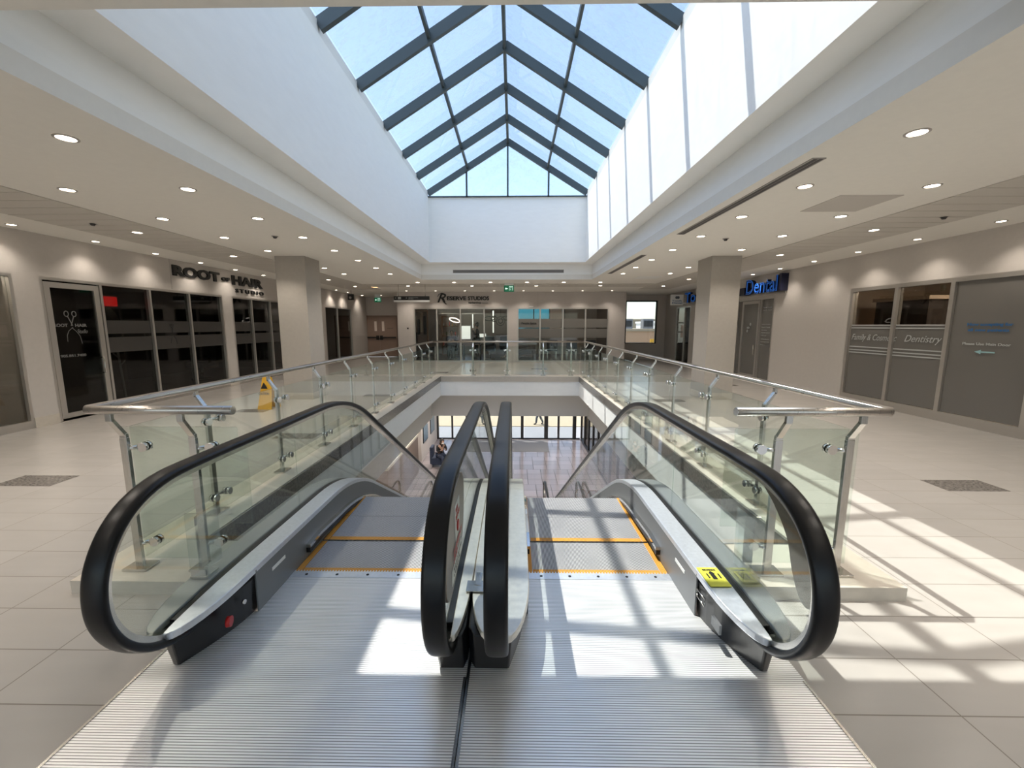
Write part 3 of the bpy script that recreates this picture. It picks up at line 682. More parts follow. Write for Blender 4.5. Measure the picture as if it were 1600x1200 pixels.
def balustrade(root, xh, s, plate):
    """one balustrade; s = +1 when the steps lie towards +x"""
    path, ye = full_path()
    MB().sweep_x(path, handrail_profile(), xh).build('handrail', 'rubber', root, label='black rubber handrail belt')
    tr, _ = full_path(.030)
    MB().sweep_x(tr, [(-.026, -.012), (.026, -.012), (.026, .012), (-.026, .012)], xh).build('handrail_track', 'steel', root, label='bright metal handrail guide')
    # glass: newel panel, then panels down the slope, with seams
    top, _ = full_path(.034)
    dp = deck_path(1.72)
    def zt(y, P, lo=2.1):
        for a, b_ in zip(P, P[1:]):
            if a[0] <= y <= b_[0] and a[0] >= lo and b_[0] > a[0]: return a[1]+(b_[1]-a[1])*(y-a[0])/(b_[0]-a[0])
        return P[-1][1]
    newel = [q for q in top if q[0] < 2.62 and q[1] > -.5]
    newel = newel[:]  # from the foot of the loop round to the top
    end = 2.9
    poly = newel+[(end, .935-.034), (end, DECKZ-.02), (2.1, DECKZ-.03)]
    MB().prism_x(poly, xh-.006, xh+.006).build('glass_panel', 'rail_glass', root)
    cuts = [end+.008, 4.15, 5.6, 7.2, 8.8, 10.4, 12.0, 13.2]
    for a, b_ in zip(cuts, cuts[1:]):
        n = 7; yy_ = [a+(b_-.008-a)*k/n for k in range(n+1)]
        up = [(y, zt(y, top)) for y in yy_]; dn = [(y, zt(y, dp)-.02) for y in reversed(yy_)]
        MB().prism_x(up+dn, xh-.006, xh+.006).build('glass_panel', 'rail_glass', root)
    # decks: rounded noses in plan, lofted along the deck line
    def deck(name, m, x_in, x_out, y0, drop, tip, label=None):
        P = deck_path(y0); rings = []
        for i, (y, z) in enumerate(P[3:] if tip else P):
            rings.append([(x_in, y, z), (x_out, y, z), (x_out, y, z-drop), (x_in, y, z-drop)])
        if tip:   # rounded nose
            nose = []
            for k in range(8):
                a = k/8*math.pi/2; f = math.sin(a)
                xo = x_in+(x_out-x_in)*(.12+.88*f); y = y0+(.42)*(1-math.cos(a)); z = DECKZ-.03*(1-k/8)
                nose.append([(x_in, y, z), (xo, y, z), (xo, y, z-drop), (x_in, y, z-drop)])
            rings = nose+[[(x_in, y0+.6, DECKZ), (x_out, y0+.6, DECKZ), (x_out, y0+.6, DECKZ-drop), (x_in, y0+.6, DECKZ-drop)]]+rings
        return MB().loft(rings).build(name, m, root, bevel=.004, label=label)
    inner = xh+s*.15; outw = xh-s*.145 if not plate['centre'] else (-.2135 if s > 0 else -.2165)
    deck('inner_deck', 'deck_steel' if not plate['centre'] else 'centre_steel', xh+s*.022, inner, 1.66, .035, True, 'brushed steel deck beside the steps')
    deck('outer_deck', 'outer_panel' if not plate['centre'] else 'centre_steel', xh-s*.022, outw, 1.66, .03, True)
    deck('glass_channel', 'black_plastic', xh-s*.022, xh+s*.022, 1.75, .05, False, 'black channel that holds the glass')
    # skirt: vertical grey panel from deck down to below the steps
    xs = xh+s*.145; P = [q for q in deck_path(1.72) if q[0] > 2.1]; P = [(2.13, DECKZ-.02)]+[(y, z-.02) for y, z in P]
    lo = [(y, z-.33) for y, z in reversed(P)]; lo[-1] = (2.13, .002); lo = [(y, (z if y > 3.0 else max(z, .002) if y < 2.5 else z)) for y, z in lo]
    MB().prism_x(P+lo, xs-.004, xs+.004).build('skirt_panel', 'grey_panel', root, label='grey metal skirt panel beside the steps')
    MB().box(xs+s*.004, 2.28, .155, xs+s*.007, 2.42, .175).build('skirt_slot', 'white', root)
    # brush deflector along the skirt
    bp = [(2.68, .085), (2.85, .098)]+[(y+.03, z-.172) for y, z in P if y > 3.0 and y < 14.5]
    MB().sweep_x(bp, [(-.016, -.008), (.016, -.008), (.016, .014), (-.016, .014)], xs+s*.020).build('skirt_deflector', 'chrome', root, label='bright metal skirt deflector')
    MB().sweep_x([(y, z-.026) for y, z in bp], [(-.014, -.018), (.014, -.018), (.014, .016), (-.014, .016)], xs+s*.018).build('deflector_brush', 'black_plastic', root)
    # outer cladding of the truss
    P2 = [(q[0], q[1]-.03) for q in deck_path(1.9) if q[0] > 2.7]; P2 = [(2.78, DECKZ-.03)]+P2
    dn = [(y, max(z-1.0, -5.0+.01)) for y, z in reversed(P2)]
    xo = outw+s*.006
    if not plate['centre']: MB().prism_x(P2+dn, xo-.006, xo+.006).build('truss_cladding', 'outer_panel', root)
    # black newel base under the loop, curved towards the landing
    b = MB(); rings = []
    for k in range(9):
        f = k/8; y = 1.70+.46*f; g = math.sin(f*math.pi/2)
        if plate['centre']: g = .36+.64*g
        xi = xh+s*(.015+.125*g); wd_ = .08 if not plate['centre'] else abs(outw-xh)-.032; xo_ = xh-s*(.03+wd_*min(1, g*(1.5 if not plate['centre'] else 2))); 
        xb = xh+s*(.0+.125*g)
        rings.append([(xb if s > 0 else xo_, y+.05*(1-f), .001), (xo_ if s > 0 else xb, y+.05*(1-f), .001), (xo_ if s > 0 else xi, y, DECKZ-.055), (xi if s > 0 else xo_, y, DECKZ-.055)])
    b.loft(rings); b.build('newel_base', 'black_plastic', root, bevel=.008, label='black plastic handrail inlet')
    # lower end base
    yl = ye+.55
    MB().box(min(xh-s*.11, xh+s*.14), yl+.2, -5+.001, max(xh-s*.11, xh+s*.14), yl+.95, -5+DECKZ-.05).build('newel_base', 'black_plastic', root)
    # stop plate on the outer face of the glass
    if plate['on']:
        xp = xh-s*.032
        if plate['centre']:
            C = []
            for k in range(28):
                a = 2*math.pi*k/28; u_ = math.copysign(abs(math.cos(a))**.75, math.cos(a)); v_ = math.copysign(abs(math.sin(a))**.75, math.sin(a))
                C.append((1.755+.285*u_+.03*v_, .69+.205*v_+.03*u_))
        else:
            C = catmull([(1.50, .50), (1.445, .60), (1.475, .72), (1.56, .82), (1.68, .89), (1.84, .915), (1.90, .87), (1.80, .80), (1.70, .70), (1.65, .58), (1.60, .50), (1.55, .475), (1.50, .50)], 4)[:-1]
        pl = MB().prism_x(C, xp-.012, xp+.012).build('stop_plate', 'plate_steel', root, bevel=.003, label='brushed metal emergency stop plate')
        xf = xp-s*.013
        if not plate['centre']: return
        q = MB(); q.box(xf-.001, 1.71, .66, xf+.001, 1.85, .82); q.build('sticker', 'white', pl)
        q = MB(); q.box(xf-.002, 1.60, .52, xf+.002, 1.90, .585); q.build('sticker', 'white', pl)
        MB().cyl((xf-.006, 1.78, .705), (xf+.006, 1.78, .705), .026).build('stop_button', 'red', pl, label='red emergency stop button')
        rd = (0, 1, 0) if s < 0 else (0, -1, 0)
        y_ = 1.725 if s < 0 else 1.82
        text('lettering', 'PUSH\nBUTTON', (xf-s*.0015, y_, .745), rd, .11, .06, 'red', pl, .001, .02)
        y_ = 1.64 if s < 0 else 1.88
        text('lettering', 'EMERGENCY\nSTOP', (xf-s*.0025, y_, .595), rd, .26, .055, 'red', pl, .001, .02)
        text('lettering', 'Push button to stop escalator', (xf-s*.0025, y_, .56), rd, .24, .014, 'black', pl, .001)
        text('lettering', 'in emergency only', (xf-s*.0025, y_, .535), rd, .18, .014, 'black', pl, .001)

def escalator(label, xa, xb, first):
    """xa, xb: handrail lines of the left and right balustrade"""
    root = thing('escalator', label, 'escalator', ((xa+xb)/2, 2.5, 0), 'pair of escalators going down from the upper landing')
    x0, x1 = xa+.145, xb-.145
    # landing plate: ribbed aluminium, on the pit, with comb
    pa, pb = (-1.735, -.2160) if first else (-.2125, 1.325)
    MB().box(pa, .9, -.1, pb, 2.13, .003).box(x0-.0, 2.13, -.1, x1, 2.45, .003).build('landing_plate', 'landing_ribs', root, label='ribbed aluminium landing plate')
    MB().box(pa, .9, -.1, pa+.012, 1.9, .006).build('plate_edge', 'steel', root)
    MB().box(pb-.012, .9, -.1, pb, 1.70, .006).build('plate_edge', 'steel', root)
    cb = MB(); cb.box(x0, 2.45, -.1, x1, 2.515, .006)
    n = int((x1-x0)/.019)
    for k in range(n): cb.box(x0+.004+k*.019, 2.515, -.004, x0+.010+k*.019, 2.53, .005)
    co = cb.build('comb', 'deck_steel', root, label='metal comb plate')
    for k in range(5): MB().cyl((x0+.1+k*(x1-x0-.2)/4, 2.48, .005), (x0+.1+k*(x1-x0-.2)/4, 2.48, .008), .009).build('screw', 'dark_metal', co)
    # steps
    st0 = None
    ed = [(2.515, 0), (2.93, 0), (3.33, -.0), (3.70, -.19)]
    z = -.19; y = 3.70
    while z-.2309 > -4.95: y += .4; z -= .2309; ed.append((y, z))
    ed.append((y+.4, -4.985)); ed.append((y+.8, -4.985)); ed.append((y+1.2, -4.985))
    def step(name_y, zz_):
        so = MB().box(x0+.006, name_y+.0, zz_-.26, x1-.006, name_y+.395, zz_-.0).build('step', 'tread_ribs', root, label='ribbed dark metal step')
        MB().box(x0+.05, name_y-.0, zz_, x1-.05, name_y+.045, zz_+.0025).build('step_edge', 'yellow_ribs', so, label='yellow demarcation line')
        xo = (x0+.006) if first else (x1-.046)
        MB().box(x0+.006, name_y, zz_, x0+.046, name_y+.393, zz_+.003).build('step_side_line', 'yellow_ribs', so, label='yellow side line')
        MB().box(x1-.046, name_y, zz_, x1-.006, name_y+.393, zz_+.003).build('step_side_line', 'yellow_ribs', so, label='yellow side line')
        return so
    s0 = step(ed[0][0], 0)
    for k, (yv, zv) in enumerate(ed[1:]):
        cpy = s0.copy(); COL.objects.link(cpy); cpy.parent = root; cpy.location = (0, yv-ed[0][0], zv)
        for ch in s0.children:
            if k == 1 and ch.name.startswith('step_edge'): continue
            c2 = ch.copy(); COL.objects.link(c2); c2.parent = cpy
    MB().box(x0, y+1.2+.4, -5.0, x1, y+2.9, -4.98).build('landing_plate', 'landing_ribs', root, label='lower landing plate')
    balustrade(root, xa, 1, dict(centre=not first, on=False))
    balustrade(root, xb, -1, dict(centre=first, on=True))
    return root
XL, XCL, XCR, XR = -1.585, -.300, -.066, 1.155
escL = escalator('left escalator of the pair, its steps and plate in shade', XL, XCL, True)
escR = escalator('right escalator of the pair, its steps in bright sun', XCR, XR, False)
# stickers and the little clear guards on the outer decks
st = MB().box(XR-.140, 1.99, DECKZ+.0005, XR-.030, 2.16, DECKZ+.0025).build('warning_sticker', 'label_yellow', escR, label='yellow warning sticker with pictograms')
pg = MB()
for dx in (-.115, -.055): pg.box(XR+dx, 2.06, DECKZ+.003, XR+dx+.008, 2.10, DECKZ+.004)
pg.box(XR-.095, 2.05, DECKZ+.003, XR-.072, 2.10, DECKZ+.004); pg.prism_z([(XR-.10, 2.10), (XR-.065, 2.10), (XR-.083, 2.125)], DECKZ+.003, DECKZ+.004)
pg.build('pictogram', 'black', st)
text('lettering', 'CAUTION', (XR-.12, 2.14, DECKZ+.0026), (1,0,0), .07, .002, 'black', st, .012)
MB().cyl((XL+.135, 1.90, .115), (XL+.155, 1.905, .115), .026).build('stop_button', 'red', escL, label='round red stop button on the black base')
MB().cyl((XL+.140, 2.02, .14), (XL+.153, 2.02, .14), .012).build('key_switch', 'steel', escL)
MB().box(XR-.150, 1.86, .10, XR-.137, 1.94, .15).build('sensor_window', 'grey_panel', escR)
MB().tube([(XR-.145, 2.03, .17), (XR-.145, 2.12, .17), (XR-.145, 2.12, .13), (XR-.145, 2.03, .13)], .004, 6, True).build('switch_bezel', 'steel', escR)
for root, xh, s in ((escL, XL, 1), (escR, XR, -1)):
    xo = xh-s*.085
    b = MB(); b.box(xo-.045, 2.02, DECKZ, xo+.045, 2.11, DECKZ+.012); ba = b.build('guard_bracket', 'steel', root)
    g = MB(); g.box(xo-.05, 2.03, DECKZ+.012, xo+.05, 2.036, DECKZ+.36).box(xo-.003, 2.036, DECKZ+.012, xo+.003, 2.20, DECKZ+.34); g.build('deck_guard', 'acrylic', root, label='clear acrylic anti slide guard')
    MB().box(xo-.04, 2.022, DECKZ+.012, xo+.04, 2.03, DECKZ+.05).build('guard_bracket', 'chrome', root)
    for yy_ in (4.2, 5.6):
        pass
ct = MB(); ct.box(-.2, 1.98, DECKZ, -.168, 2.09, DECKZ+.006).box(-.24, 1.93, DECKZ, -.125, 2.02, DECKZ+.004); ct.build('hinge_plate', 'steel', escL)

# ================================================================== GLASS GUARDRAILS
def post(root, x, y, out, along, glassoff, ends=(1, 1)):
    """out: unit (x,y) to the walkway side, along: unit along the rail"""
    o = Vector((out[0], out[1], 0)); a = Vector((along[0], along[1], 0)); p = Vector((x, y, 0))
    b = MB(); q = [p+a*sa*.022+o*so*.012 for sa, so in ((-1,-1),(1,-1),(1,1),(-1,1))]
    b.loft([[v+Vector((0,0,.085)) for v in q], [v+Vector((0,0,.93)) for v in q]])
    po = b.build('post', 'steel', root, bevel=.002)
    b = MB(); q = [p+a*sa*.075+o*so*.055 for sa, so in ((-1,-1),(1,-1),(1,1),(-1,1))]
    b.loft([[v+Vector((0,0,.085)) for v in q], [v+Vector((0,0,.10)) for v in q]]); b.build('base_plate', 'steel', po, bevel=.002)
    b = MB(); b.bar(p+Vector((0,0,.90)), p+Vector((0,0,.955)), .04, .022, o); b.bar(p+Vector((0,0,.945)), p+o*.075+Vector((0,0,1.055)), .036, .022, o); b.bar(p+o*.075+Vector((0,0,1.045)), p+o*.075+Vector((0,0,1.10)), .036, .022, o)
    b.build('bracket', 'steel', po, bevel=.002)
    gl = p-o*glassoff
    for z in (.86, .24):
        b = MB()
        for sg, on in zip((-1, 1), ends):
            if not on: continue
            e = gl+a*sg*.075+Vector((0,0,z)); b.cyl(p+Vector((0,0,z)), gl+a*sg*.045+o*.012+Vector((0,0,z)), .013)
            b.cyl(gl+a*sg*.03+o*.012+Vector((0,0,z)), e+o*.012, .010)
            b.cyl(e-o*.024, e-o*.006, .029); b.cyl(e+o*.006, e+o*.028, .029)
        b.build('glass_clamp', 'chrome', po)
    return po
PLX, PRX, CAPZ = -2.43, 2.08, 1.115
cap_r = .0255
def side_rail(label, px, s, y0, y1, yfirst, ncount, fx0, fx1):
    """s=-1 left, +1 right; front return from fx0 (corner) to fx1"""
    root = thing('guardrail', label, 'railing', (px, 7, .085))
    capx = px+s*.075; yf = 2.42; capy = yf-.075
    MB().tube([(fx1, capy, CAPZ), (capx-s*.02, capy, CAPZ), (capx, capy+.02, CAPZ), (capx, y1, CAPZ)], cap_r, 16).build('cap_rail', 'cap_steel', root, label='round brushed steel cap rail')
    MB().tube([(fx1-(.001 if s < 0 else -.001), capy, CAPZ), (fx1+(.004 if s < 0 else -.004), capy, CAPZ)], cap_r-.001, 16).build('end_cap', 'chrome', root)
    gx = px-s*.05
    posts = [yfirst+.975*k for k in range(ncount)]
    for i, y in enumerate(posts): post(root, px, y, (s, 0), (0, 1), .05, (1, 1))
    pans = [yf+.06]+posts+[y1-.1]
    for a, b_ in zip(pans, pans[1:]):
        MB().box(gx-.005, a+.006, .12, gx+.005, b_-.006, .985).build('glass_panel', 'rail_glass', root)
    # front return
    gy = yf+.05
    for x in (fx0, fx0-s*.42):
        post(root, x, yf, (0, -1), (1, 0), .05, (1 if s > 0 else 0, 1 if s < 0 else 0))
    xe = fx1-s*.10; xlow = (XL-.03) if s < 0 else (XR+.03)
    poly = [(px+s*.0, .12), (px+s*.0, .985), (fx1+s*.07, .985), (fx1+s*.07, .86), (fx1+s*.02, .85), (fx1+s*.02, .36), (fx1+s*.14, .36), (fx1+s*.14, .12)]
    MB().prism_y(poly, gy-.005, gy+.005).build('glass_panel', 'rail_glass', root)
    return root
side_rail('glass guardrail with round steel cap along the left side of the opening', PLX, -1, 2.42, 12.80, 3.20, 10, -2.36, -1.63)
side_rail('glass guardrail with round steel cap along the right sunlit side', PRX, 1, 2.42, 12.80, 3.42, 10, 1.99, 1.27)
fr_ = thing('guardrail', 'glass guardrail across the far end of the opening', 'railing', (0, 12.7, .085))
MB().tube([(PLX-.075, 12.80, CAPZ), (PRX+.075, 12.80, CAPZ)], cap_r, 16).build('cap_rail', 'cap_steel', fr_, label='round brushed steel cap rail')
fp = [-1.25, -.2, .9, 1.75]
for x in fp: post(fr_, x, 12.72, (0, 1), (1, 0), .05)
xs_ = [PLX+.08, -1.25, -.2, .9, 1.75, PRX-.08]
for a, b_ in zip(xs_, xs_[1:]): MB().box(a+.006, 12.665, .12, b_-.006, 12.675, .985).build('glass_panel', 'rail_glass', fr_)

# ================================================================== CEILING FITTINGS
LN = 0
def downlight(x, y, label, group, z=ZC, ang=0.0, power=1.0, r=.062):
    t_ = thing('downlight', label, 'light', (x, y, z), group)
    ring = []
    b = MB(); n = 24
    rings = [[(x+rr*math.cos(2*math.pi*k/n), y+rr*math.sin(2*math.pi*k/n), zz_) for k in range(n)] for rr, zz_ in ((r+.018, z-.0005), (r+.018, z-.006), (r, z-.008), (r, z-.003))]
    vv = [[b.bm.verts.new(p) for p in q] for q in rings]; b._skin(vv, False)
    b.build('trim_ring', 'lamp_ring', t_)
    MB().cyl((x, y, z-.004), (x, y, z-.001), r).build('lens', 'lamp_glow', t_, label='glowing lens')
    ld = bpy.data.lights.new('downlight_lamp', 'SPOT'); ld.energy = LAMP_W*power; ld.spot_size = R(115); ld.spot_blend = .8; ld.color = (1, .90, .79); ld.shadow_soft_size = .05
    lo = bpy.data.objects.new('lamp', ld); COL.objects.link(lo); lo.parent = t_; lo.location = (0, 0, -.02)
    if ang: lo.rotation_euler = (0, ang, 0)
for k in range(-4, 9):  # nearest rows are out of view, added to fill the foreground
    y = 2.2+1.225*k
    downlight(-3.49, y, 'recessed downlight in the left ceiling row nearest the coffer', 'downlights, left inner row')
    downlight(3.05, y, 'recessed downlight in the right ceiling row nearest the coffer', 'downlights, right inner row')
    downlight(-4.80, y, 'recessed downlight in the middle row of the left ceiling', 'downlights, left middle row')
    downlight(4.365, y, 'recessed downlight in the middle row of the right ceiling', 'downlights, right middle row')
for k in range(6):
    y = 4.4+2.24*k
    downlight(-5.85, y, 'recessed downlight set in the board band of the left ceiling', 'downlights in the left board band', ZC-.012)
    downlight(5.45, y, 'recessed downlight set in the board band of the right ceiling', 'downlights in the right board band', ZC-.012)
for k in range(7):
    y = 4.95+1.22*k
    downlight(-7.26, y, 'small downlight close to the left shop wall', 'wall washing downlights, left', r=.05, power=.4)
    downlight(6.81, y, 'small downlight close to the right shop wall', 'wall washing downlights, right', r=.05, power=.5)
for k in range(6):
    downlight(-3.25+1.23*k, 14.33, 'recessed downlight in the row just beyond the coffer', 'downlights, row beyond the coffer')
for x in (-3.85, -1.52, .81, 3.12):
    downlight(x, 15.42, 'recessed downlight in the far board band', 'downlights in the far board band', ZC-.012)
for k in range(8):
    downlight(-4.5+1.225*k, 17.72, 'small downlight close to the far shop wall', 'wall washing downlights, far', r=.05, power=.8)
for x in (-7.3, -6.4): downlight(x, 20.3, 'recessed downlight in the dim recess by the brown doors', 'downlights by the brown doors', power=.5)
for x, y in ((-7.28, 17.3), (-7.28, 18.5)): downlight(x, y, 'small downlight above the dark shopfront at the far left', 'downlights above the far left shopfront', r=.05, power=.6)

def slot_vent(label, x0, y0, x1, y1, z, vert=None):
    t_ = thing('slot_vent', label, 'vent', ((x0+x1)/2, (y0+y1)/2, z))
    if vert:
        MB().box(x0, y0-.008, z-.05, x1, y0, z+.05).build('frame', 'vent_grey', t_)
        for dz in (-.03, .008): MB().box(x0+.01, y0-.011, z+dz, x1-.01, y0-.008, z+dz+.022).build('slot', 'vent_dark', t_)
    else:
        MB().box(x0, y0, z-.008, x1, y1, z).build('frame', 'vent_grey', t_)
        w = (x1-x0)
        for f in (.15, .55): MB().box(x0+w*f, y0+.01, z-.011, x0+w*(f+.3), y1-.01, z-.008).build('slot', 'vent_dark', t_)
    return t_
slot_vent('long double slot vent in the right ceiling, nearest', 2.60, 3.9, 2.72, 6.95, ZC)
slot_vent('long double slot vent in the right ceiling, farther one', 2.62, 8.9, 2.74, 12.0, ZC)
slot_vent('wide double slot vent on the far face of the coffer', -1.93, CF, 1.57, CF, 3.30, True)
tag(recentre(MB().box(3.66, 4.96, ZC-.006, 4.36, 5.63, ZC-.0).build('access_panel', 'panel_grey'), (4.0, 5.3, ZC)), 'square grey access panel in the right ceiling', 'panel')
tag(recentre(MB().box(-6.1, 15.9, ZC-.006, -5.2, 16.2, ZC).build('light_panel', 'amber_glow'), (-5.7, 16, ZC)), 'amber glowing strip light in the far left ceiling', 'light')
tag(recentre(MB().box(3.7, 12.7, ZC-.006, 4.4, 13.3, ZC).build('light_panel', 'white'), (4.05, 13, ZC)), 'white square panel in the right ceiling past the column', 'panel')
def detector(x, y, label):
    t_ = thing('detector', label, 'detector', (x, y, ZC))
    MB().cyl((x, y, ZC-.012), (x, y, ZC), .05).build('base', 'lamp_ring', t_); MB().cyl((x, y, ZC-.04), (x, y, ZC-.012), .02, r2=.035).build('sensor_head', 'vent_dark', t_)
detector(-6.0, 6.1, 'small round sprinkler head in the left board band'); detector(5.75, 5.9, 'small round sprinkler head in the right board band')
detector(-3.9, 7.0, 'small round detector near the left column'); detector(3.55, 7.3, 'small round detector near the right column')

# ================================================================== SIGNS
s1 = thing('shop_sign', 'black ROOT OF HAIR STUDIO letters on the left wall', 'sign', (LX, 11, 2.5))
text('lettering', 'ROOT', (LX+.001, 9.33, 2.70), (0,1,0), 1.48, .24, 'black', s1, .035, .045)
text('lettering', 'OF', (LX+.001, 10.88, 2.75), (0,1,0), .30, .10, 'black', s1, .035, .045)
text('lettering', 'HAIR', (LX+.001, 11.28, 2.69), (0,1,0), 1.36, .25, 'black', s1, .035, .045)
text('lettering', 'S T U D I O', (LX+.001, 11.40, 2.49), (0,1,0), 1.26, .11, 'black', s1, .03, .03)
s2 = thing('shop_sign', 'black RESERVE STUDIOS letters with a large swash R', 'sign', (-2.2, FY, 2.6))
text('lettering', 'R', (-3.31, FY-.001, 2.60), (1,0,0), .38, .38, 'black', s2, .03, .01, .35)
MB().tube([(-3.30, FY-.015, 2.84), (-3.24, FY-.015, 2.95), (-3.12, FY-.015, 2.995), (-3.0, FY-.015, 2.97)], .013, 8).build('swash', 'black', s2)
MB().tube([(-3.12, FY-.015, 2.76), (-3.02, FY-.015, 2.62), (-2.97, FY-.015, 2.55), (-2.92, FY-.015, 2.53)], .02, 8).build('swash', 'black', s2)
text('lettering', 'ESERVE', (-2.90, FY-.001, 2.69), (1,0,0), .84, .17, 'black', s2, .03, .035)
text('lettering', 'STUDIOS', (-1.99, FY-.001, 2.69), (1,0,0), .92, .17, 'black', s2, .03, .035)
text('lettering', 'barbershop', (-1.96, FY-.001, 2.53), (1,0,0), .54, .10, 'black', s2, .02, .03)
MB().box(-1.38, FY-.02, 2.565, -1.12, FY, 2.578).build('rule', 'black', s2)
# dental channel letters on the right wall
s3 = thing('shop_sign', 'dark blue channel letters reading Tooth Dental on right wall', 'sign', (RX, 15, 2.5))
MB().box(RX-.05, 11.3, 2.46, RX, 17.6, 2.51).build('raceway', 'aluminium', s3)
def channel(s, y, w, h, z0=2.52):
    text('letter_back', s, (RX-.10, y, z0), (0,-1,0), w, h, 'sign_navy', s3, .10, .012)
    text('letter_face', s, (RX-.201, y, z0), (0,-1,0), w, h, 'sign_blue_edge', s3, .004, .012)
    text('letter_core', s, (RX-.206, y, z0+.012), (0,-1,0), w*.985, h*.94, 'sign_navy', s3, .004, -.022)
channel('Tooth', 17.45, 2.15, .40); channel('Dental', 12.92, 1.50, .42)
MB().box(RX-.19, 11.28, 2.52, RX-.0, 11.38, 2.97).build('end_box', 'sign_navy', s3)
MB().box(RX-.2, 13.0, 2.52, RX-.0, 13.3, 2.74).build('end_box', 'sign_navy', s3)
s4 = thing('blade_sign', 'white square tooth logo sign at the far right wall', 'sign', (RX-.3, 17.76, 2.5))
MB().box(6.53, 17.72, 2.45, 7.05, 17.80, 2.88).box(7.05, 17.74, 2.5, RX, 17.78, 2.55).build('sign_box', 'white', s4)
lg = MB(); lg.sphere((6.76, 17.715, 2.76), .055, (1, .1, 1.1)); lg.sphere((6.83, 17.715, 2.76), .055, (1, .1, 1.1)); lg.build('tooth_emblem', 'cloth_grey', s4)
text('lettering', 'Tooth\nDental', (6.58, 17.72, 2.51), (1,0,0), .42, .15, 'vinyl_blue', s4, .004, .02)
# hanging exit sign and directory sign
def exit_sign(x, y, w, label, lit=True, z=2.88):
    t_ = thing('exit_sign', label, 'sign', (x, y, ZC))
    MB().box(x-w/2, y, z-.12, x+w/2, y+.05, z+.09).build('sign_box', 'exit_green', t_)
    MB().box(x-w*.45, y+.01, z+.09, x+w*.45, y+.04, ZC).build('canopy', 'white', t_)
    if lit:
        a = MB(); a.box(x-w*.32, y-.003, z-.03, x-w*.12, y, z-.005); a.prism_y([(x-w*.40, z-.0175), (x-w*.28, z+.025), (x-w*.28, z-.06)], y-.003, y)
        a.build('arrow', 'exit_white', t_)
        p = MB(); p.box(x+w*.02, y-.003, z-.08, x+w*.05, y, z+.06).box(x+w*.05, y-.003, z+.045, x+w*.38, y, z+.06).box(x+w*.35, y-.003, z-.08, x+w*.38, y, z+.045)
        p.sphere((x+w*.2, y-.001, z+.02), .014, (1, .1, 1)); p.bar((x+w*.2, y-.002, z+.01), (x+w*.17, y-.002, z-.04), .004, .018, (0,1,0)); p.bar((x+w*.17, y-.002, z-.04), (x+w*.24, y-.002, z-.08), .004, .012, (0,1,0)); p.bar((x+w*.17, y-.002, z-.04), (x+w*.10, y-.002, z-.07), .004, .012, (0,1,0))
        p.build('running_figure', 'exit_white', t_)
    return t_
exit_sign(-.17, 14.6, .34, 'green running man exit sign hanging from the ceiling centre')
exit_sign(-6.3, 19.5, .30, 'dark green exit sign hanging before the brown double doors', True, 2.80)
s5 = thing('directory_sign', 'black hanging directory sign left of the barber letters', 'sign', (-3.63, 15, ZC))
MB().box(-4.27, 15, 2.50, -3.0, 15.05, 2.64).build('sign_panel', 'black', s5)
MB().box(-4.27, 14.995, 2.44, -3.0, 15.055, 2.50).build('sign_base', 'white', s5, label='white lower strip')
MB().cyl((-4.1, 15.025, 2.64), (-4.1, 15.025, ZC), .008).cyl((-3.15, 15.025, 2.64), (-3.15, 15.025, ZC), .008).build('hanger', 'steel', s5)
text('lettering', '<', (-4.22, 14.999, 2.55), (1,0,0), .04, .05, 'vinyl_white', s5, .002, .02); text('lettering', '<', (-3.84, 14.999, 2.55), (1,0,0), .04, .05, 'vinyl_white', s5, .002, .02)
text('lettering', 'Washrooms', (-3.74, 14.999, 2.575), (1,0,0), .34, .03, 'vinyl_white', s5, .002, .01); text('lettering', 'Elevator', (-3.74, 14.999, 2.535), (1,0,0), .18, .03, 'vinyl_white', s5, .002, .01)
MB().box(-4.12, 14.997, 2.535, -4.01, 15, 2.61).build('pictogram', 'vinyl_white', s5)
cm = thing('loudspeaker', 'dark box loudspeaker hung below the far left ceiling', 'speaker', (-6.5, 17.5, ZC))
MB().cyl((-6.75, 17.5, 2.9), (-6.75, 17.5, ZC), .012).build('hanger', 'dark_metal', cm); MB().box(-6.88, 17.45, 2.66, -6.66, 17.6, 2.90).build('housing', 'black', cm, bevel=.01); MB().cyl((-6.77, 17.43, 2.75), (-6.77, 17.45, 2.75), .05).build('lens', 'vent_grey', cm)
tag(recentre(MB().box(-4.67, FY-.02, 1.45, -4.60, FY, 1.52).build('card_reader', 'black'), (-4.63, FY, 1.48)), 'small black card reader beside the barber front', 'switch')

# folding caution sign by the left railing
cs = thing('caution_sign', 'yellow folding wet floor sign behind the left railing', 'sign', (-4.9, 8.0, 0))
for dy, lean in ((-.12, .12), (.12, -.12)):
    b = MB(); b.loft([[(-4.93, 7.95+dy*1.3, 0), (-4.66, 7.95+dy*1.3, 0), (-4.66, 7.97+dy*1.3, 0), (-4.93, 7.97+dy*1.3, 0)], [(-4.88, 7.95, .62), (-4.71, 7.95, .62), (-4.71, 7.97, .62), (-4.88, 7.97, .62)]])
    b.build('sign_leaf', 'yellow_plastic', cs)
MB().prism_y([(-4.86, .40), (-4.73, .40), (-4.795, .52)], 7.83, 7.845).build('pictogram', 'black', cs)
text('lettering', 'CAUTION', (-4.90, 7.825, .28), (1,0,0), .2, .05, 'black', cs, .002, .02)

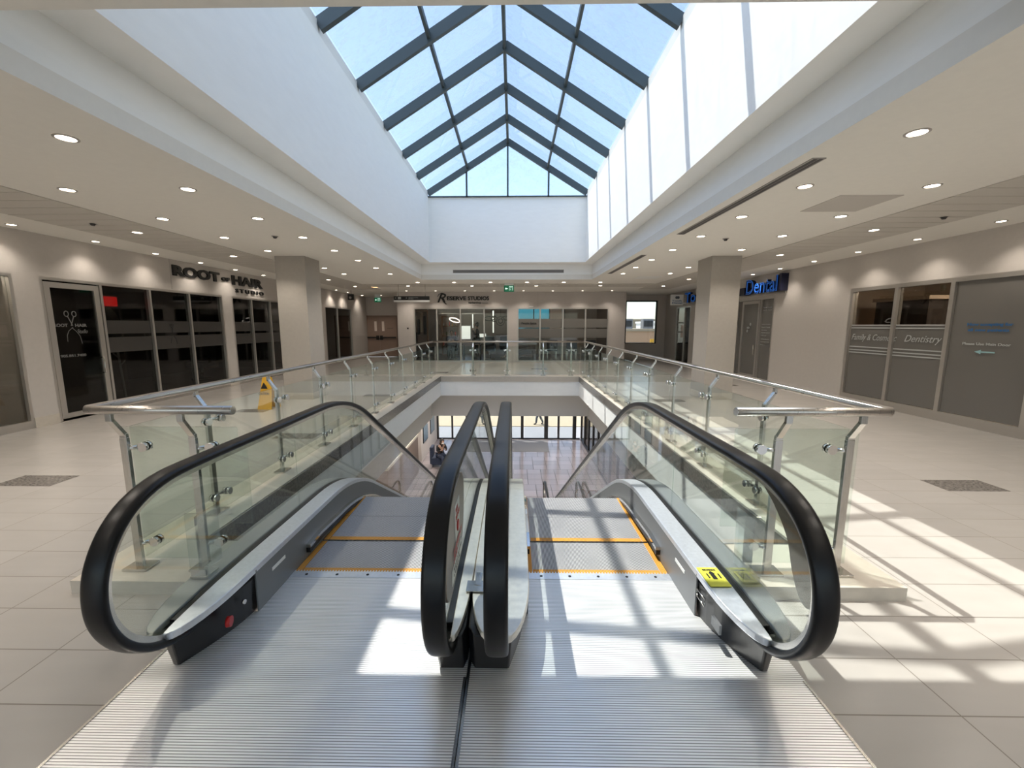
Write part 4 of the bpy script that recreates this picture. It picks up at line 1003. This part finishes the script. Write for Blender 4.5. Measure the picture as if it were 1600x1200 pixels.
# ================================================================== SHOP CONTENTS
# salon: coat rack, plant pot, red sign, arched mirror, chairs
cr = thing('coat_rack', 'pale wooden coat rack inside the salon window', 'coat rack', (-8.0, 8.35, 0))
MB().box(-8.12, 8.24, .006, -7.88, 8.48, .1).build('base', 'white', cr); MB().tube([(-8.0, 8.36, .1), (-8.0, 8.30, 1.15)], .02).build('pole', 'vinyl_white', cr)
MB().tube([(-8.0, 8.31, .95), (-8.0, 8.20, 1.05)], .012).tube([(-8.0, 8.32, .8), (-8.0, 8.44, .9)], .012).build('peg', 'vinyl_white', cr)
pp = thing('planter', 'grey conical planter just inside the salon door', 'planter', (-8.05, 6.95, 0))
b = MB(); b.tube([(-8.05, 6.95, .006), (-8.05, 6.95, .45)], [.10, .17], 20); b.build('pot', 'vinyl_faint', pp)
b = MB(); [b.tube([(-8.05, 6.95, .45), (-8.05+.12*math.cos(a), 6.95+.12*math.sin(a), .7), (-8.05+.25*math.cos(a), 6.95+.25*math.sin(a), .78)], [.01, .02, .004], 6) for a in [k*1.05 for k in range(6)]]; b.build('leaves', 'plant', pp)
rs = thing('open_sign', 'red glowing rectangular sign inside the salon glass', 'sign', (-7.85, 7.9, 2.05))
MB().box(-7.90, 7.98, 1.98, -7.86, 8.28, 2.16).build('sign_box', 'red_led', rs); MB().box(-7.91, 7.96, 1.96, -7.90, 8.30, 2.18).build('frame', 'vinyl_faint', rs)
b = MB(); b.tube([(-9.9, 10.1+.38*math.cos(a), 1.55+.55*math.sin(a)) for a in [math.pi*k/12 for k in range(13)]], .025, 8); b.box(-9.93, 9.72, .9, -9.88, 10.48, .95)
am = thing('mirror', 'arched mirror standing deep inside the salon', 'mirror', (-9.9, 10.1, .006))
b.build('frame', 'black', am)
MB().prism_x([(10.1+.37*math.cos(math.pi*k/12), 1.55+.53*math.sin(math.pi*k/12)) for k in range(13)]+[(9.73, .95), (10.47, .95)], -9.92, -9.90).build('mirror_glass', 'chrome', am)
MB().box(-9.95, 9.8, .006, -9.85, 10.4, .9).build('stand', 'interior_mid', am)
def salon_chair(x, y, m, label, grp=None, z=0.006, face=1):
    t_ = thing('barber_chair', label, 'chair', (x, y, z), grp)
    MB().cyl((x, y, z), (x, y, z+.04), .26).build('foot_plate', 'chrome', t_); MB().cyl((x, y, z+.04), (x, y, z+.4), .05).build('pedestal', 'chrome', t_)
    MB().box(x-.27, y-.27, z+.4, x+.27, y+.27, z+.55).build('seat', m, t_, bevel=.04)
    MB().box(x-.26, y+.2*face, z+.5, x+.26, y+.32*face, z+1.1).build('backrest', m, t_, bevel=.05)
    for s in (-1, 1): MB().box(x+s*.27-.04, y-.22, z+.68, x+s*.27+.04, y+.22, z+.74).box(x+s*.27-.03, y-.03, z+.5, x+s*.27+.03, y+.03, z+.68).build('armrest', 'black', t_, bevel=.01)
    return t_
salon_chair(-9.3, 7.6, 'cloth_black', 'dark salon chair behind the salon door glass', face=1)
salon_chair(-9.3, 12.2, 'cloth_grey', 'grey salon chair behind the farther salon windows')
def shelf_unit(x0, y0, x1, y1, z1, n, m, label, z=.006):
    t_ = thing('shelf_unit', label, 'shelf', ((x0+x1)/2, (y0+y1)/2, z))
    MB().box(x0, y0, z, x0+.03, y1, z1).box(x1-.03, y0, z, x1, y1, z1).build('side_panel', m, t_)
    for k in range(n+1): MB().box(x0+.03, y0, z+(z1-z-.03)*k/n, x1-.03, y1, z+(z1-z-.03)*k/n+.03).build('shelf', m, t_)
    return t_
# barber studio
shelf_unit(-3.9, 22.6, -3.0, 22.95, 2.1, 4, 'wood', 'wooden shelf unit deep in the barber studio')
cols = ['red', 'yellow_plastic', 'cloth_tan', 'plant', 'vinyl_white', 'interior_warm']
for r_ in range(3):
    for k in range(5):
        x = -3.82+k*.16; z = .006+.516*(r_+1)+.03
        h = .16+.05*((k*7+r_*3) % 3)
        tag(recentre(MB().cyl((x, 22.75, z), (x, 22.75, z+h*.7), .035, 12).cyl((x, 22.75, z+h*.7), (x, 22.75, z+h), .035, 12, .014).build('bottle', cols[(k+r_*2) % 6]), (x, 22.75, z)), 'small bottle on the wooden shelf unit in the barber studio', 'bottle', 'bottles on the barber shelf')
salon_chair(-1.15, 19.9, 'cloth_black', 'black high backed barber chair right of the barber studio', face=-1)
salon_chair(-.42, 20.9, 'cloth_black', 'black barber chair at the right edge of the barber studio', face=-1)
salon_chair(-3.0, 20.3, 'cloth_black', 'black barber chair with the seated customer', face=-1)
ta = thing('desk', 'dark desk in the middle of the barber studio', 'desk', (-2.0, 19.6, .006))
MB().box(-2.4, 19.3, .72, -1.5, 19.8, .76).build('desk_top', 'interior_mid', ta)
for x in (-2.36, -1.58):
    for y in (19.33, 19.73): MB().box(x, y, .006, x+.04, y+.04, .72).build('leg', 'dark_metal', ta)
tag(recentre(MB().box(-1.95, 19.5, .76, -1.55, 19.53, 1.0).box(-1.8, 19.45, .76, -1.7, 19.58, .77).build('monitor', 'black'), (-1.75, 19.5, .76)), 'black monitor on the barber studio desk', 'monitor')
rl = thing('ring_lamp', 'glowing oval ring lamp in the barber studio', 'lamp', (-2.85, 19.5, 1.9))
MB().tube([(-2.75+.24*math.cos(a), 19.5, 1.86+.09*math.sin(a)-.06*math.cos(a)) for a in [2*math.pi*k/24 for k in range(24)]], .022, 8, True).build('ring', 'lit_ring', rl); MB().cyl((-2.75, 19.5, 1.95), (-2.75, 19.5, ZC), .006).build('hanger', 'dark_metal', rl)
wa = thing('wall_art', 'black looping metal wheel art hung in the barber studio', 'artwork', (-.8, 19.6, 1.9))
b = MB()
for cx, cz, r1, r2 in ((-1.15, 1.93, .24, .09), (-.92, 1.92, .14, .12), (-.62, 1.82, .2, .2), (-.62, 1.82, .1, .1), (-.35, 1.95, .22, .09)):
    b.tube([(cx+r1*math.cos(a), 19.6, cz+r2*math.sin(a)) for a in [2*math.pi*k/20 for k in range(20)]], .022, 8, True)
b.build('loops', 'black', wa); MB().cyl((-.62, 19.6, 2.0), (-.62, 19.6, ZC), .006).build('hanger', 'dark_metal', wa)
for i, (a, b_, z0) in enumerate(((-3.3, -2.37, 2.1), (-2.29, -1.34, 2.1))):
    tag(recentre(MB().box(a, FY+.14, z0, b_, FY+.15, 2.34).build('roller_blind', 'panel_grey'), ((a+b_)/2, FY+.14, z0)), 'half lowered grey roller blind in the %s barber window bay' % ('second', 'third')[i], 'blind')
for lx_, nm in ((-2.6, 'added round warm ceiling light brightening the barber studio'), (2.4, 'round warm ceiling light inside the office')):  # barber lamp added to brighten that interior
    bl = thing('ceiling_light', nm, 'light', (lx_, 21.2, ZC))
    MB().cyl((lx_, 21.2, ZC-.04), (lx_, 21.2, ZC), .2).build('diffuser', 'amber_glow', bl)
    bd_ = bpy.data.lights.new('interior_lamp', 'POINT'); bd_.energy = 13; bd_.shadow_soft_size = .2; bd_.color = (1, .84, .70)
    bo_ = bpy.data.objects.new('lamp', bd_); COL.objects.link(bo_); bo_.parent = bl; bo_.location = (0, 0, -.3)
hr = thing('wall_rack', 'tall wooden rack of hung goods behind the left barber bay', 'rack', (-4.4, 19.4, .006))
MB().box(-4.8, 19.3, .006, -4.75, 19.4, 2.3).box(-4.0, 19.3, .006, -3.95, 19.4, 2.3).box(-4.75, 19.3, 2.25, -4.0, 19.4, 2.3).build('frame', 'wood', hr)
for k in range(5): MB().box(-4.72+.14*k, 19.25, 1.2+.1*(k % 2), -4.62+.14*k, 19.42, 2.2-.15*(k % 3)).build('hung_cloth', ('cloth_black', 'interior_warm', 'cloth_black', 'cloth_tan', 'cloth_black')[k], hr)
# office chairs behind the frosted glass
for x, l in ((1.75, 'dark office chair behind the second office bay'), (2.65, 'dark office chair behind the third office bay'), (3.5, 'dark office chair behind the last office bay')):
    t_ = thing('office_chair', l, 'chair', (x, 19.3, .006))
    MB().box(x-.24, 19.1, .45, x+.24, 19.55, .5).build('seat', 'cloth_black', t_, bevel=.01); MB().box(x-.24, 19.1, .55, x+.24, 19.14, .95).build('backrest', 'cloth_black', t_, bevel=.01)
    for sx in (-.21, .19):
        for sy in (19.12, 19.5): MB().box(x+sx, sy, .006, x+sx+.025, sy+.025, .55).build('leg', 'steel', t_)
rd_ = thing('reception_desk', 'pale reception desk with drawers behind the office door', 'desk', (.6, 19.4, .006))
MB().box(.1, 19.2, .75, 1.05, 19.8, .80).build('desk_top', 'vinyl_white', rd_)
MB().box(.12, 19.25, .006, 1.03, 19.8, .75).build('body', 'panel_grey', rd_)
for k in range(3): MB().box(.14, 19.235, .05+.23*k, 1.01, 19.25, .25+.23*k).build('drawer', 'interior_mid', rd_)
# dental interior: cabinet, drawers, wall art, towel dispenser
cb = thing('cabinet', 'tall dark cabinet seen through the dental windows', 'cabinet', (9.0, 9.6, .006))
MB().box(8.8, 9.1, .006, 9.4, 10.4, 2.16).build('body', 'interior_dark', cb); MB().box(8.75, 9.05, 2.16, 9.45, 10.45, 2.24).build('cornice', 'interior_warm', cb)
cb = thing('cabinet', 'low tan cabinet with trays behind the dental glass', 'cabinet', (8.2, 8.6, .006))
MB().box(8.0, 8.35, .006, 8.5, 9.0, 1.1).build('body', 'interior_warm', cb)
for z in (.45, .75): MB().box(7.98, 8.45, z, 8.0, 8.9, z+.12).build('tray', 'white', cb)
b = MB(); b.box(7.42, 6.35, 1.80, 7.62, 6.68, 2.02).box(7.42, 6.42, 1.64, 7.6, 6.62, 1.80)
tag(recentre(b.build('towel_dispenser', 'white', bevel=.02), (7.5, 6.5, 1.64)), 'white towel dispenser behind the frosted dental pane', 'dispenser')
ip = bpy.data.lights.new('interior_lamp', 'AREA'); ip.energy = 75; ip.size = 1.2; ip.color = (1, .84, .68)
cl = thing('ceiling_light', 'warm ceiling panel light inside the dental room', 'light', (8.9, 7.4, ZC-.02))
MB().box(8.5, 6.9, ZC-.03, 9.3, 7.9, ZC-.001).build('diffuser', 'amber_glow', cl)
io = bpy.data.objects.new('lamp', ip); COL.objects.link(io); io.parent = cl; io.location = (0, 0, -.04)

# ================================================================== LOWER LEVEL CONTENTS
kb = thing('kiosk', 'brown kiosk block with pale tiled top on the lower floor', 'kiosk', (-5, 16, ZL))
MB().box(-6.4, 13.6, ZL, -4.3, 18.1, -3.3).build('body', 'kiosk', kb); MB().box(-6.45, 13.55, -3.3, -4.27, 18.15, -3.2).build('kiosk_top', 'curb_tile', kb)
for y0, lab in ((20.0, 'blue framed poster on the lower left wall, nearer'), (21.8, 'blue framed poster on the lower left wall, by the doors')):
    p_ = thing('poster', lab, 'poster', (-4.48, y0, -3.3))
    MB().box(-4.5, y0, -4.2, -4.47, y0+1.1, -2.5).build('frame', 'dark_metal', p_); MB().box(-4.468, y0+.05, -4.15, -4.462, y0+1.05, -2.55).build('print', 'poster_blue', p_)
mt = MB().box(-2.6, 21.3, ZL, 1.9, 23.5, ZL+.012).build('entrance_mat', 'asphalt'); tag(recentre(mt, (-.3, 22.4, ZL)), 'pale grey mat inside the lower entrance doors', 'mat')
def bent_chair(x, y, label, grp):
    t_ = thing('bentwood_chair', label, 'chair', (x, y, ZL), grp)
    MB().cyl((x, y, ZL+.44), (x, y, ZL+.47), .2).build('seat', 'wood', t_)
    for a in (.8, 2.35, 3.9, 5.5): MB().cyl((x+.2*math.cos(a), y+.2*math.sin(a), ZL), (x+.15*math.cos(a), y+.15*math.sin(a), ZL+.44), .015, 8).build('leg', 'wood', t_)
    MB().tube([(x-.18, y-.1, ZL+.46), (x-.19, y-.15, ZL+.8), (x-.1, y-.17, ZL+.93), (x+.1, y-.17, ZL+.93), (x+.19, y-.15, ZL+.8), (x+.18, y-.1, ZL+.46)], .016, 8).build('back_hoop', 'wood', t_)
bent_chair(2.35, 14.1, 'brown bentwood chair on the lower floor, left one beside the escalator', 'bentwood chairs'); bent_chair(2.75, 14.0, 'brown bentwood chair on the lower floor, right one beside the escalator', 'bentwood chairs')
tag(recentre(MB().box(1.35, 14.6, ZL, 2.0, 15.2, ZL+.012).build('floor_mat', 'dark_metal'), (1.7, 14.9, ZL)), 'small dark mat on the lower floor near the escalator foot', 'mat')

for x in (-6.5, -3.4, 3.1, 6.5):  # unseen lights added to brighten the lower level
    for y in (4.0, 9.0, 15.5, 20.5):
        if -3 < x < 3.05 and y < 13: continue
        t_ = thing('fill_panel_light', 'added square panel light, out of view, brightening the lower floor', 'light', (x, y, -1.24), 'added fill lights of the lower ceiling')
        MB().box(x-.3, y-.3, -1.25, x+.3, y+.3, -1.232).build('diffuser', 'lamp_glow', t_)
        ld = bpy.data.lights.new('fill_panel_lamp', 'AREA'); ld.energy = 60; ld.size = .55; ld.color = (1, .93, .86)
        lo = bpy.data.objects.new('lamp', ld); COL.objects.link(lo); lo.parent = t_; lo.location = (0, 0, -.03)
# ================================================================== PEOPLE
def skin_mesh(name, verts, edges, rad, m, parent, sub=1):
    me = bpy.data.meshes.new(name); off = Vector(ORG.get(parent.name, (0,0,0))) if parent else Vector((0,0,0))
    me.from_pydata([Vector(v)-off for v in verts], edges, []); me.materials.append(M[m])
    o = bpy.data.objects.new(name, me); COL.objects.link(o)
    if parent: o.parent = parent
    sk_ = o.modifiers.new('skin', 'SKIN')
    for i, r in enumerate(rad): me.skin_vertices[0].data[i].radius = (r, r) if not isinstance(r, tuple) else r
    me.skin_vertices[0].data[0].use_root = True
    sk_.use_smooth_shade = True
    s = o.modifiers.new('sub', 'SUBSURF'); s.levels = sub; s.render_levels = sub
    ORG[o.name] = tuple(off); return o
def person(label, base, J, shirt, pants, hairlen=.0, mask=False, face=(0,-1)):
    """J: joint dictionary in world coordinates"""
    root = thing('person', label, 'person', base)
    P_ = lambda k: J[k]
    ks = ['pelvis', 'waist', 'chest', 'neck', 'head0', 'head1', 'shL', 'elL', 'wrL', 'haL', 'shR', 'elR', 'wrR', 'haR', 'hiL', 'knL', 'anL', 'toL', 'hiR', 'knR', 'anR', 'toR']
    E_ = [('pelvis','waist'),('waist','chest'),('chest','neck'),('neck','head0'),('head0','head1'),('chest','shL'),('shL','elL'),('elL','wrL'),('wrL','haL'),('chest','shR'),('shR','elR'),('elR','wrR'),('wrR','haR'),('pelvis','hiL'),('hiL','knL'),('knL','anL'),('anL','toL'),('pelvis','hiR'),('hiR','knR'),('knR','anR'),('anR','toR')]
    rad = dict(pelvis=.13, waist=.12, chest=.14, neck=.055, head0=.085, head1=.08, shL=.06, elL=.042, wrL=.03, haL=.035, shR=.06, elR=.042, wrR=.03, haR=.035, hiL=.085, knL=.055, anL=.04, toL=.035, hiR=.085, knR=.055, anR=.04, toR=.035)
    idx = {k: i for i, k in enumerate(ks)}
    body = skin_mesh('body', [P_(k) for k in ks], [(idx[a], idx[b_]) for a, b_ in E_], [rad[k] for k in ks], 'skin', root)
    def cover(name, keys, edges, m, g):
        id2 = {k: i for i, k in enumerate(keys)}
        skin_mesh(name, [P_(k) for k in keys], [(id2[a], id2[b_]) for a, b_ in edges], [rad[k]+g for k in keys], m, root)
    cover('shirt', ['pelvis', 'waist', 'chest', 'shL', 'elL', 'wrL', 'shR', 'elR', 'wrR'], [('pelvis','waist'),('waist','chest'),('chest','shL'),('shL','elL'),('elL','wrL'),('chest','shR'),('shR','elR'),('elR','wrR')], shirt, .014)
    cover('trousers', ['pelvis', 'hiL', 'knL', 'anL', 'hiR', 'knR', 'anR'], [('pelvis','hiL'),('hiL','knL'),('knL','anL'),('pelvis','hiR'),('hiR','knR'),('knR','anR')], pants, .03)
    for s in ('L', 'R'):
        a, t_ = Vector(J['an'+s]), Vector(J['to'+s]); mb = MB(); mb.tube([a+Vector((0,0,-.01)), (a+t_)/2, t_], [.05, .048, .035], 10); mb.build('shoe', 'cloth_black', root)
        h = Vector(J['ha'+s]); w = Vector(J['wr'+s]); d = (h-w).normalized(); sd = d.cross(Vector((0,0,1)));
        if sd.length < .1: sd = Vector((1,0,0))
        sd.normalize(); mb = MB()
        for k, l in enumerate((.05, .062, .066, .06)):
            mb.tube([h+sd*(k-1.5)*.018, h+sd*(k-1.5)*.02+d*l*.6, h+sd*(k-1.5)*.02+d*l+Vector((0,0,-.01))], [.009, .0085, .006], 8)
        mb.tube([w+d*.02+sd*.03, w+d*.05+sd*.055, w+d*.075+sd*.05], [.01, .0095, .007], 8); mb.build('fingers', 'skin', root)
    h = (Vector(J['head0'])+Vector(J['head1']))/2; f = Vector((face[0], face[1], 0)).normalized(); sd = f.cross(Vector((0,0,1)))
    mb = MB(); mb.sphere(h-f*.018+Vector((0,0,.03)), .112, (1, 1, 1.05)); 
    if hairlen: mb.tube([h-f*.05+Vector((0,0,.03)), h-f*.08+Vector((0,0,-.1)), h-f*.08+Vector((0,0,-hairlen))], [.09, .10, .05], 12)
    mb.build('hair', 'hair', root)
    mb = MB(); mb.sphere(h+f*.085, .055, (1, 1, 1.3)); mb.tube([h+f*.13+Vector((0,0,.03)), h+f*.155+Vector((0,0,-.01))], [.012, .018], 8)
    for s in (-1, 1): mb.sphere(h+sd*s*.10+Vector((0,0,.0)), .025, (.5, .8, 1.2))
    mb.build('face', 'skin', root)
    mb = MB()
    for s in (-1, 1): mb.sphere(h+f*.128+sd*s*.032+Vector((0,0,.032)), .011)
    mb.build('eyes', 'black', root)
    if mask: MB().sphere(h+f*.098+Vector((0,0,-.045)), .058, (1, 1, .8)).build('face_mask', 'mask_white', root)
    else: MB().sphere(h+f*.132+Vector((0,0,-.045)), .02, (1.2, .5, .4)).build('mouth', 'red', root)
    return root
def standing(x, y, z0, fy=-1, stride=.0, h=1.0, armL=None, fx=None):
    sx = Vector((1, 0, 0)); f = Vector((0, fy, 0)) if fx is None else Vector((fx, 0, 0)); sd = f.cross(Vector((0,0,1)))
    def p(a, b_, c_): return tuple(Vector((x, y, z0))+sd*a*h+f*b_*h+Vector((0,0,c_*h)))
    return dict(pelvis=p(0,0,.95), waist=p(0,0,1.12), chest=p(0,.01,1.34), neck=p(0,.02,1.50), head0=p(0,.04,1.60), head1=p(0,.04,1.70),
        shL=p(-.19,0,1.42), elL=p(-.23,-.05-stride*.3,1.14), wrL=p(-.22,.06-stride*.3,.92), haL=p(-.21,.10-stride*.3,.84), shR=p(.19,0,1.42), elR=p(.23,-.05+stride*.3,1.14), wrR=p(.22,.06+stride*.3,.92), haR=p(.21,.10+stride*.3,.84),
        hiL=p(-.10,0,.90), knL=p(-.10,.04+stride*.35,.49), anL=p(-.10,stride*.5,.08), toL=p(-.10,.16+stride*.5,.035), hiR=p(.10,0,.90), knR=p(.10,.06-stride*.2,.49), anR=p(.10,-stride*.5,.09), toR=p(.10,.14-stride*.5,.035))
# barber standing in profile, hand to the chin
j = standing(-1.78, 20.3, .006, fx=-1); j.update(elR=(-1.88, 20.15, 1.14), wrR=(-1.98, 20.22, 1.40), haR=(-1.98, 20.27, 1.46), head0=(-1.80, 20.3, 1.60), head1=(-1.82, 20.3, 1.69))
person('standing person in dark clothes with hand to chin in barber studio', (-1.78, 20.3, .006), j, 'cloth_black', 'cloth_black', 0, False, (-1, 0))
def seated(x, y, z0, f=(0,-1), lean=.0, arms=.3):
    f = Vector((f[0], f[1], 0)); sd = f.cross(Vector((0,0,1)))
    def p(a, b_, c_): return tuple(Vector((x, y, z0))+sd*a+f*b_+Vector((0,0,c_)))
    return dict(pelvis=p(0,0,.60), waist=p(0,lean*.3,.76), chest=p(0,lean*.8,.98), neck=p(0,lean+.02,1.13), head0=p(0,lean+.07,1.22), head1=p(0,lean+.09,1.31),
        shL=p(-.19,lean*.8,1.05), elL=p(-.24,lean+.05,.82), wrL=p(-.12,arms,.88), haL=p(-.07,arms+.06,.93), shR=p(.19,lean*.8,1.05), elR=p(.24,lean+.05,.82), wrR=p(.12,arms,.88), haR=p(.07,arms+.06,.93),
        hiL=p(-.10,.05,.58), knL=p(-.12,.48,.58), anL=p(-.12,.46,.10), toL=p(-.12,.62,.045), hiR=p(.10,.05,.58), knR=p(.12,.48,.58), anR=p(.12,.46,.10), toR=p(.12,.62,.045))
person('seated customer in dark cape in the left of the barber studio', (-3.0, 20.3, .006), seated(-3.0, 20.3, .006, (0,-1)), 'cloth_black', 'cloth_black', 0, False, (0, -1))
person('seated person with long dark hair and white mask on the lower floor', (-3.45, 18.9, ZL), seated(-3.45, 18.9, ZL, (.6,-.8), .12), 'cloth_black', 'cloth_navy', .35, True, (.6, -.8))
lc = thing('lounge_chair', 'dark lounge chair under the seated person on the lower floor', 'chair', (-3.55, 19.0, ZL))
MB().box(-3.85, 18.75, ZL+.12, -3.25, 19.3, ZL+.47).build('seat', 'cloth_navy', lc, bevel=.04); MB().box(-3.95, 18.85, ZL+.12, -3.8, 19.4, ZL+.95).build('backrest', 'cloth_navy', lc, bevel=.04)
for sx in (-3.8, -3.3):
    for sy in (18.8, 19.25): MB().cyl((sx, sy, ZL), (sx, sy, ZL+.13), .02, 8).build('leg', 'black', lc)
person('pedestrian in grey trousers walking past the entrance, right one', (1.75, 27.4, ZL+.02), standing(1.75, 27.4, ZL+.02, stride=.5, fx=-1), 'cloth_navy', 'cloth_grey', 0, False, (-1, 0))
person('pedestrian in tan trousers walking past the entrance, left one', (-2.15, 27.6, ZL+.02), standing(-2.15, 27.6, ZL+.02, stride=.4, fx=-1), 'cloth_grey', 'cloth_tan', 0, False, (-1, 0))

# ================================================================== OUTSIDE BUILDINGS (seen through the far right window)
def building(label, x0, y0, x1, y1, z1, m, rm, wins=()):
    t_ = thing('building', label, 'building', ((x0+x1)/2, (y0+y1)/2, ZL))
    MB().box(x0, y0, ZL, x1, y1, z1).build('walls', m, t_); MB().box(x0-.1, y0-.1, z1, x1+.1, y1+.1, z1+.25).build('parapet', rm, t_)
    for (a, b_, c_, d_) in wins: MB().box(a, y0-.05, c_, b_, y0, d_).build('window', 'asphalt', t_)
    return t_
building('tan low building with pale roof edge beyond the far window', 8, 46, 16.6, 60, 1.0, 'brick_tan', 'concrete')
building('white block building at the right of the far window', 16.8, 44, 22, 58, 1.9, 'white', 'white')
bd = building('wide pale building on the skyline behind the tan one', 2, 75, 40, 90, 2.5, 'concrete', 'concrete')
for x, l in ((13.2, 'grey rooftop unit on the tan building, left one'), (15.6, 'grey rooftop unit on the tan building, right one')):
    u_ = thing('rooftop_unit', l, 'rooftop unit', (x, 50, 1.25)); MB().box(x-.6, 49, 1.25, x+.6, 50, 2.4).build('housing', 'asphalt', u_); MB().box(x-.5, 48.97, 1.5, x+.5, 49, 2.2).build('grille', 'dark_metal', u_)
tk = thing('hoarding', 'yellow board low beside the white building', 'board', (13.6, 43, ZL)); MB().box(14.0, 43, ZL, 16.0, 43.2, .25).build('board', 'yellow_plastic', tk)
